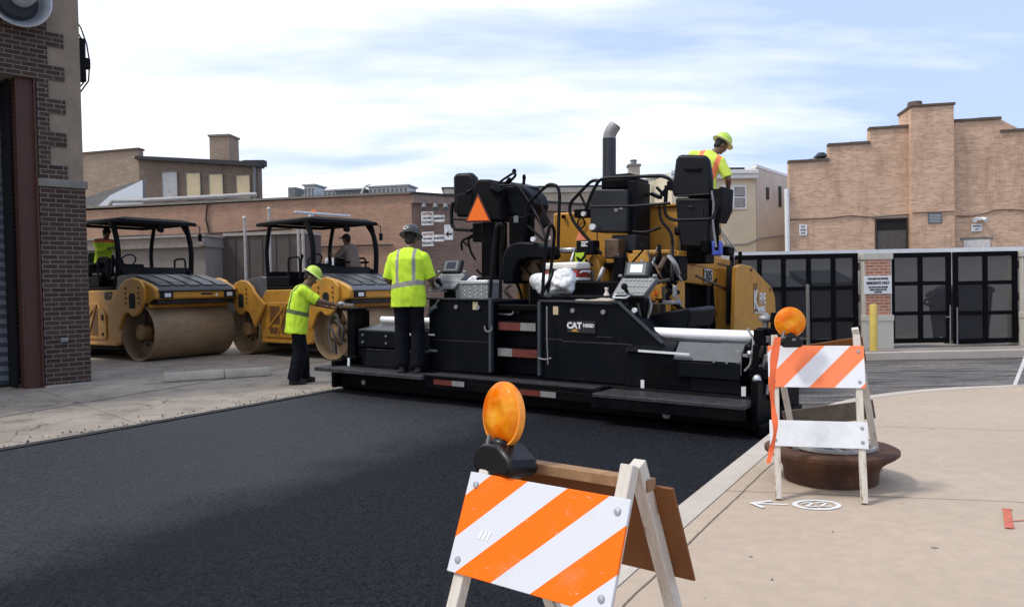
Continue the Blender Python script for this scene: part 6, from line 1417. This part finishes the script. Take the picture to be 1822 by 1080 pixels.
# worker on the screed with his back to the camera
q = PV.w((Y_(730, 640, -.2).x, -.2, .345)); HZ = (Y_(718, 393, -.2).z-.345)/1.825
J2 = dict(pel=(0, .0, .96), waist=(0, .0, 1.13), chest=(0, .01, 1.34), neck=(0.0, .06, 1.475), head=(.01, .13, 1.60), face=(.05, .93, -.3), 
          LS=(-.19, .03, 1.385), RS=(.19, .03, 1.385), LE=(-.275, .02, 1.13), RE=(.275, .07, 1.13), LW=(-.2, .22, 1.02), RW=(.24, .30, 1.06), Lth=(1, 0, .3), Rth=(-1, 0, .3), Rps=-1,
          LH=(-.09, 0, .9), RH=(.09, 0, .9), LK=(-.10, .02, .48), RK=(.10, .02, .48), LA=(-.10, 0, .085), RA=(.11, 0, .085), hem=.17)
person('worker standing on the screed with back turned, silver banded lime shirt, grey hard hat', tuple(q), R(-8), J2,
       dict(skin=skin, shirt=[lime, band_s], bands=((.085, .03),), tilt=.12, vert=(.105, .022), vt0=.085, hat='hard', hatm=hatgrey, sticker=True, sleeve=1.0, armband=False, w=1.12, t=1.08, wr=.014), 1.04).scale = (1.04, 1.04, HZ)
# operator standing on the deck beyond the tall seat, leaning to the right
q = PV.w((Y_(1252, 300, 3.1).x, 3.1, 1.90))
J3 = dict(pel=(-.02, 0, .95), waist=(0, .02, 1.12), chest=(.06, .06, 1.33), neck=(.16, .11, 1.46), head=(.27, .15, 1.575), face=(.75, .5, -.62), hup=(.4, .2, .8),
          LS=(-.11, .1, 1.45), RS=(.26, .02, 1.33), LE=(-.2, .25, 1.24), RE=(.36, -.02, 1.07), LW=(-.1, .45, 1.15), RW=(.36, .16, .92), 
          LH=(-.09, 0, .9), RH=(.09, 0, .9), LK=(-.10, .03, .48), RK=(.10, .03, .48), LA=(-.10, 0, .085), RA=(.11, 0, .085), hem=.1)
person('operator behind the tall seat leaning right, yellow and orange vest, lime hard hat', tuple(q), R(-14), J3,
       dict(skin=skin, shirt=[vestm, orangeb, orangeb], bands=(), vert=(.125, .035), vt0=-.2, hat='hard', hatm=hatlime, brim=pm('pale_brim', (.72, .8, .5), .4), sleeve=.9, w=1.1), 1.03)
# roller operators, seated
def seated(y0=0.):
    return dict(pel=(0, -.02, .12), waist=(0, -.0, .29), chest=(0, .04, .50), neck=(0, .09, .63), head=(.0, .15, .765), face=(0, 1, -.18),
        LS=(-.19, .06, .57), RS=(.19, .06, .57), LE=(-.24, .24, .36), RE=(.24, .24, .36), LW=(-.12, .43, .40), RW=(.12, .43, .40), LH=(-.09, 0, .08), RH=(.09, 0, .08), LK=(-.12, .42, .10), RK=(.12, .42, .10),
        LA=(-.12, .46, -.24), RA=(.12, .46, -.24), Lth=(1, 0, .2), Rth=(-1, 0, .2), Rps=-1, hem=.06)
q = RF1.w((.36, -.62, 1.98)); 
person('seated roller operator at the far left in a lime and orange shirt and dark cap', tuple(q), RZ1, seated(), dict(skin=skin, shirt=[lime, orangeb, orangeb], yoke=.46, hat='cap', hatm=capm, long=True, sleeve=1.1), 1.0)
q = RF2.w((-.58, .42, 1.80)); J5 = seated()
person('seated roller operator in a brown shirt and dark cap under the second canopy', tuple(q), RZ2+R(-165+360), J5, dict(skin=skin, shirt=[shirt_tan], hat='cap', hatm=capm, sleeve=.95), 1.0)
# ================================================================ A-frame barricades, castings, markings
def stripes(name, per, kz, off_, oc, wc, duty=.5):
    m, nt, b, tc = newmat(name); s = nd(nt, 'ShaderNodeSeparateXYZ'); nt.links.new(tc, s.inputs[0])
    v = math_(nt, 'SUBTRACT', math_(nt, 'DIVIDE', s.outputs[0], per), math_(nt, 'DIVIDE', s.outputs[2], kz)); f = math_(nt, 'FRACT', math_(nt, 'ADD', v, 10+off_))
    k = math_(nt, 'LESS_THAN', f, duty); n = noisen(nt, tc, 7, 6, .6)
    c = mixc(nt, k, wc, oc); sc = ramp(nt, noisen(nt, tc, 60, 5, .75, (.4, 1, 1.5)), [(.63, 0.), (.70, 1.)])
    c = mixc(nt, math_(nt, 'MULTIPLY', sc, .35), c, (.75, .7, .68)); c = mixc(nt, math_(nt, 'MULTIPLY', ramp(nt, n, [(.55, 0.), (.75, 1.)]), .15), c, (.4, .33, .28))
    # retro-reflective weave, very fine
    nt.links.new(c, b.inputs['Base Color']); b.inputs['Roughness'].default_value = .5; b.inputs['Specular IOR Level'].default_value = .2
    bumpn(nt, noisen(nt, tc, 400, 2), b, .08, .002); return m
peel = None
m, nt, b, tc = newmat('peeling_white_wood'); n = noisen(nt, tc, 14, 7, .75, (2.2, 2.2, .5)); n2 = noisen(nt, tc, 40, 4, .6, (3, 3, .4))
c = mixc(nt, ramp(nt, n, [(.56, 0.), (.62, 1.)]), (.60, .56, .5), (.27, .19, .125)); c = mixc(nt, math_(nt, 'MULTIPLY', ramp(nt, n2, [(.4, 1.), (.6, 0.)]), .3), c, (.33, .26, .2))
nt.links.new(c, b.inputs['Base Color']); b.inputs['Roughness'].default_value = .8; bumpn(nt, n, b, .4, .005); peel = m
rawwood = pm('raw_wood', (.3, .17, .08), .75, var=.3, scale=20, dirt=(.12, .06, .03), damt=.5, dscale=6)
ombak = pm('shaded_orange_brown_back', (.20, .07, .012), .6, var=.2, scale=4, dirt=(.12, .035, .008), damt=.5)  # orange-brown board back, darkened to paint in the shade inside the A-frame
screwm = pm('screw_zinc', (.35, .36, .38), .35, metal=.7)
# translucent amber lens
m, nt, b, tc = newmat('amber_lens'); b.inputs['Base Color'].default_value = (1., .27, .0, 1); b.inputs['Roughness'].default_value = .25; b.inputs['Coat Weight'].default_value = .1
vo = nd(nt, 'ShaderNodeTexVoronoi'); vo.inputs['Scale'].default_value = 26; nt.links.new(tc, vo.inputs['Vector'])
nz_ = noisen(nt, tc, 11, 3, .5); cc = mixc(nt, ramp(nt, nz_, [(.38, 0.), (.6, 1.)]), (1., .25, .0), (1., .52, .02)); nt.links.new(cc, b.inputs['Base Color']); bumpn(nt, vo.outputs['Distance'], b, .35, .01)
tl = nd(nt, 'ShaderNodeBsdfTranslucent'); nt.links.new(cc, tl.inputs[0]); ms = nd(nt, 'ShaderNodeMixShader'); ms.inputs[0].default_value = .5
nt.links.new(b.outputs[0], ms.inputs[1]); nt.links.new(tl.outputs[0], ms.inputs[2]); nt.links.new(ms.outputs[0], nt.nodes['Material Output'].inputs[0]); amber = m
def leaned(M, z, xa, xb, y0, y1, za, zb):
    pass
def barricade(label, loc, rz, H, lean, W, panels, legx, sm, wood, spread_back=None, wback=0., cutl=0., skew=0., group='striped barricades on the sidewalk'):
    r = empty('barricade', loc, rz, label, 'barricade', group)
    la = math.atan(lean); lb = math.atan(spread_back or lean)
    def fr(s, a):       # frame of one leaf: origin at apex, local x along width, z up along the leaf, y outwards
        return Matrix.Translation((0, s*.012, H)) @ Matrix.Rotation((-1 if s < 0 else 1)*a, 4, 'X')
    for s, a in ((-1, la), (1, lb)):
        T = fr(s, a) @ Matrix.Rotation(skew if s > 0 else 0, 4, 'Y'); Ls = (H)/math.cos(a)
        for x in legx:
            mb = MB(); mb.box(-.021, .021, -.012 if s > 0 else -.03, .03 if s > 0 else .012, -Ls+.004, -cutl if x < 0 else 0.); o = mb.build('leg', wood, r, bevel=.003); o.matrix_local = T @ Matrix.Translation((x+(.0 if s < 0 else .035*(1 if x > 0 else -1)*0), 0, 0))
        for (zt, zb, mat, side, th) in panels:
            if side != s: continue
            mb = MB(); mb.box(0, W+(wback if s > 0 else 0), -.010, .0, 0, zt-zb); o = mb.build('striped_panel' if mat == sm else 'board', mat, r, bevel=.002)
            o.matrix_local = T @ Matrix.Translation((-W/2, (-.031 if s < 0 else .041), -(H-zb)/math.cos(a)))
            if s < 0:
                for ix in (.035, W-.035):
                    for iz in (.04, zt-zb-.04):
                        mb = MB(); mb.lathe([(.012, 0), (.010, .004), (.001, .006)], (0, 0, 0), (0, -1, 0), 12); w_ = mb.build('screw', screwm, o); w_.location = (ix, -.0102, iz)
    return r, fr(-1, la)
def lamp(r, T, x, z, twist, lean_extra=0., R_=.095, label=None):
    l = empty('warning_lamp'); 
    l.matrix_world = Matrix.Identity(4); bpy.context.view_layer.update()
    return l
s1 = stripes('barricade_stripes', .30, .27, -.11, (.93, .15, .0), (.60, .62, .67))
s1.node_tree
z_t, z_b = .82, .50
B1, T1 = barricade('large near barricade with bright orange and white stripes, cut off by the bottom edge', (.145, 2.48, 0), R(-38.7), .885, .43, .607,
    [(z_t, z_b, s1, -1, 0), (z_t+.005, z_b-.02, ombak, 1, 0)], (-.26, .262), s1, peel, wback=.045, cutl=.085)
mb = MB(); mb.box(-.30, .29, -.02, .03, 0, .035); rl = mb.build('top_rail', rawwood, B1, bevel=.003); rl.location = (0, .055, z_t-.02)
mb = MB()
for i in range(3): mb.prism([(.095+.016*i, .118), (.103+.016*i, .118), (.112+.016*i, .145), (.104+.016*i, .145)], 'xz', -.0115, -.0102)
stick = mb.build('scuff_mark', whitelet, [o for o in COL.objects if o.parent == B1 and o.name.startswith('striped_panel')][0])
def lamp_parts(l, R_, cs_=1.):
    mb = MB(); mb.lathe([(R_*.3, -.031), (R_*.34, -.034), (R_*.62, -.031), (R_*.66, -.028), (R_*.88, -.022), (R_*.9, -.018), (R_, -.008), (R_, .008), (R_*.9, .018), (R_*.88, .022), (R_*.66, .028), (R_*.62, .031), (R_*.34, .034), (R_*.3, .031)], (0, 0, 0), (0, 1, 0), 40)
    o = mb.build('lens', amber, l, smooth=60); o.location = (0, 0, .208)
    mb = MB(); mb.lathe([(R_*.98, -.012), (R_*1.04, -.012), (R_*1.06, 0), (R_*1.04, .012), (R_*.98, .012)], (0, 0, .2), (0, 1, 0), 40, True); mb.build('lens_rim', pm('amber_rim', (.85, .30, .03), .3) if 'amber_rim' not in MATS else MATS['amber_rim'], l, smooth=60)
    mb = MB(); mb.prism([(-.06, .0), (-.085, .03), (-.075, .07), (-.04, .10), (.035, .105), (.09, .06), (.10, .025), (.08, .0)], 'xz', -.045, .05); mb.cyl((0, 0, .09), (0, 0, .125), .035, .03, 16)
    mb.v = [(x*1.28*cs_, y*1.25*cs_, z) for x, y, z in mb.v]; mb.build('battery_case', pm('case_black', (.004, .004, .005), .35, spec=.3) if 'case_black' not in MATS else MATS['case_black'], l, bevel=.014)
    mb = MB(); mb.cyl((-.062, -.02, .075), (-.05, -.02, .13), .012, .008, 8); mb.build('clamp', steel, l)
    mb = MB(); mb.box(.005, .035, -.047, -.0455, .055, .075); mb.build('label_plate', greyp, l)
p = A(893, 842, 2.60)
L1 = empty('warning_lamp', (p.x, p.y, z_t-.022), R(-52), 'amber round warning lamp on a black case on top of the near barricade', 'warning lamp', 'warning lamps on the barricades'); L1.rotation_euler = (R(-6), R(-4), R(-54)); L1.scale = (.98, .98, .98)
lamp_parts(L1, .105)
# second barricade
s2 = stripes('faded_barricade_stripes', .315, .33, .2, (.95, .24, .10), (.74, .76, .80), .5)
B2, T2 = barricade('faded barricade with a blank lower board and orange ribbon, straddling the rusty castings', (1.985+.05, 5.08+.23, 0), R(-16), 1.05, .27, .6,
    [(.985, .705, s2, -1, 0), (.50, .33, whitep, -1, 0), (.535, .395, pm('weathered_plank', (.14, .115, .09), .85, var=.3, scale=9), 1, 0), (.985, .8, ombak, 1, 0)], (-.255, .262), s2, peel, .30, skew=R(-10))
# ribbon of orange tape
mb = MB(); ctrl = [A(x-9, y, 5.02) for x, y in ((1393, 600), (1386, 640), (1382, 690), (1386, 730), (1389, 765), (1383, 800), (1376, 824))]
rib = rounded(ctrl, .2, 4); n = len(rib); wv = []
for i, q in enumerate(rib): w_ = (.021 if q.z > .72 else .015)+.003*math.sin(i*.9); wv += [q+V((-w_, .01*math.sin(i*.6), 0)), q+V((w_, -.01*math.sin(i*.5), 0)), q+V((w_, .004-.01*math.sin(i*.5), 0)), q+V((-w_, .004+.01*math.sin(i*.6), 0))]
fs = [(4*i+a, 4*i+(a+1) % 4, 4*i+4+(a+1) % 4, 4*i+4+a) for i in range(n-1) for a in range(4)]+[(0, 1, 2, 3), (4*n-1, 4*n-2, 4*n-3, 4*n-4)]
mb.add(wv, fs); tp = mb.build('ribbon', pm('orange_ribbon', (.95, .16, .05), .5), B2, smooth=60)
bpy.context.view_layer.update(); tp.matrix_parent_inverse = B2.matrix_world.inverted()
p = A(1406, 618, 5.17)
L2 = empty('warning_lamp', (p.x, p.y, .985), R(-8), 'amber round warning lamp on the faded barricade beside the paver', 'warning lamp', 'warning lamps on the barricades'); L2.scale = (.82, .82, .82); lamp_parts(L2, .115, .75)
# third barricade, mostly outside the frame
p = G(1806, 688)
B3, T3 = barricade('white barricade leg and panel just inside the right edge, on the curved kerb', (p.x+.50, p.y+.12, 0), R(55), 1.0, .33, .6, [(.95, .62, s2, -1, 0), (.32, .2, whitep, -1, 0)], (-.26, .26), s2, whitep)
# rusty castings under the second barricade
rustc = pm('rusty_iron', (.055, .021, .010), .8, var=.45, scale=7, dirt=(.17, .075, .035), damt=.6, dscale=5, bump=.6, bscale=50)
gx, gy = A(1480, 850, 5.58).x, 5.60
mr = empty('manhole_frame', (gx, gy, 0), 0, 'rusty cast iron manhole frame with a wide flange standing on the sidewalk', 'manhole frame')
mb = MB(); mb.lathe([(.29, .0), (.315, .0), (.32, .04), (.325, .09), (.345, .125), (.385, .16), (.435, .19), (.452, .205), (.452, .228), (.43, .238), (.31, .235), (.29, .2)], seg=56, closed=True)
mb.v = [(x+.006*noise.noise((x*5, y*5, z*5)), y, z+.008*noise.noise((x*3, y*3, 1))) for x, y, z in mb.v]; mb.build('flange', rustc, mr, smooth=40)
gr = empty('grate', (gx+.02, gy-.02, .238), R(12), 'pale metal drain grate lying on the rusty manhole frame', 'grate')
gm = pm('pale_grate', (.42, .42, .41), .5, metal=.3, var=.3, scale=12)
mb = MB(); mb.lathe([(.262, .002), (.28, .002), (.28, .024), (.262, .024)], seg=40, closed=True)
for i in range(-2, 3):
    h = math.sqrt(max(.0, .265**2-(i*.1)**2)); mb.box(i*.1-.011, i*.1+.011, -h, h, .004, .022)
for j in (-.12, .06): h = math.sqrt(.265**2-j*j); mb.box(-h, h, j-.012, j+.012, .006, .029)
mb.build('grate_bars', gm, gr)
# sprayed utility markings
spray = pm('white_spray_paint', (.66, .66, .66), .8, var=.12, scale=30); sprayr = pm('red_spray_paint', (.5, .13, .08), .8, var=.2, scale=30)
def stroke(mb, pts, w, z=.004):
    pts = [G(*q) for q in pts] if isinstance(pts[0], tuple) else pts
    for i in range(len(pts)-1):
        a, b_ = pts[i], pts[i+1]; d = (b_-a).normalized(); n_ = V((-d.y, d.x, 0))*w
        mb.hull2([V((q.x, q.y, z+i*.0006)) for q in (a-n_-d*w*.3, b_-n_+d*w*.3, b_+n_+d*w*.3, a+n_-d*w*.3)], [V((q.x, q.y, z+.0004+i*.0006)) for q in (a-n_-d*w*.3, b_-n_+d*w*.3, b_+n_+d*w*.3, a+n_-d*w*.3)])
mb = MB(); stroke(mb, [(1337, 895.5), (1402, 898.5)], .011); stroke(mb, [(1372, 892), (1337, 896)], .014, .0055); stroke(mb, [(1337, 896), (1358, 904)], .014, .007)
tag(mb.build('painted_arrow', spray), 'white sprayed arrow pointing left on the sidewalk in front of the rusty castings', 'ground marking')
c0_ = G(1453, 898.5); mb = MB(); e_ = [[V((c0_.x+(.135+k)*math.cos(t), c0_.y+(.10+k)*math.sin(t), z)) for t in [2*PI*i/36 for i in range(36)]] for k, z in ((.016, .004), (-.016, .004), (-.016, .005), (.016, .005))]; mb.add(sum(e_, []), [(a*36+i, a*36+(i+1) % 36, ((a+1) % 4)*36+(i+1) % 36, ((a+1) % 4)*36+i) for a in range(4) for i in range(36)])
for ox in (-.05, .04):
    stroke(mb, [c0_+V((ox-.03, .03, 0)), c0_+V((ox+.01, .05, 0)), c0_+V((ox+.03, .02, 0)), c0_+V((ox-.03, -.04, 0)), c0_+V((ox+.035, -.045, 0))], .009, .0055)
tag(mb.build('painted_circle', spray), 'white sprayed circle with a number 22 on the sidewalk in front of the rusty castings', 'ground marking')
mb = MB(); stroke(mb, [(1791, 906), (1796, 940)], .022); stroke(mb, [(1786, 907), (1799, 907)], .014, .0055); stroke(mb, [(1796, 928), (1830, 926)], .006, .0055); stroke(mb, [(1790, 940), (1803, 939)], .012, .007)
tag(mb.build('painted_mark', sprayr), 'faded red sprayed mark on the sidewalk at the right edge of the photo', 'ground marking')
SC.cycles.use_denoising = True
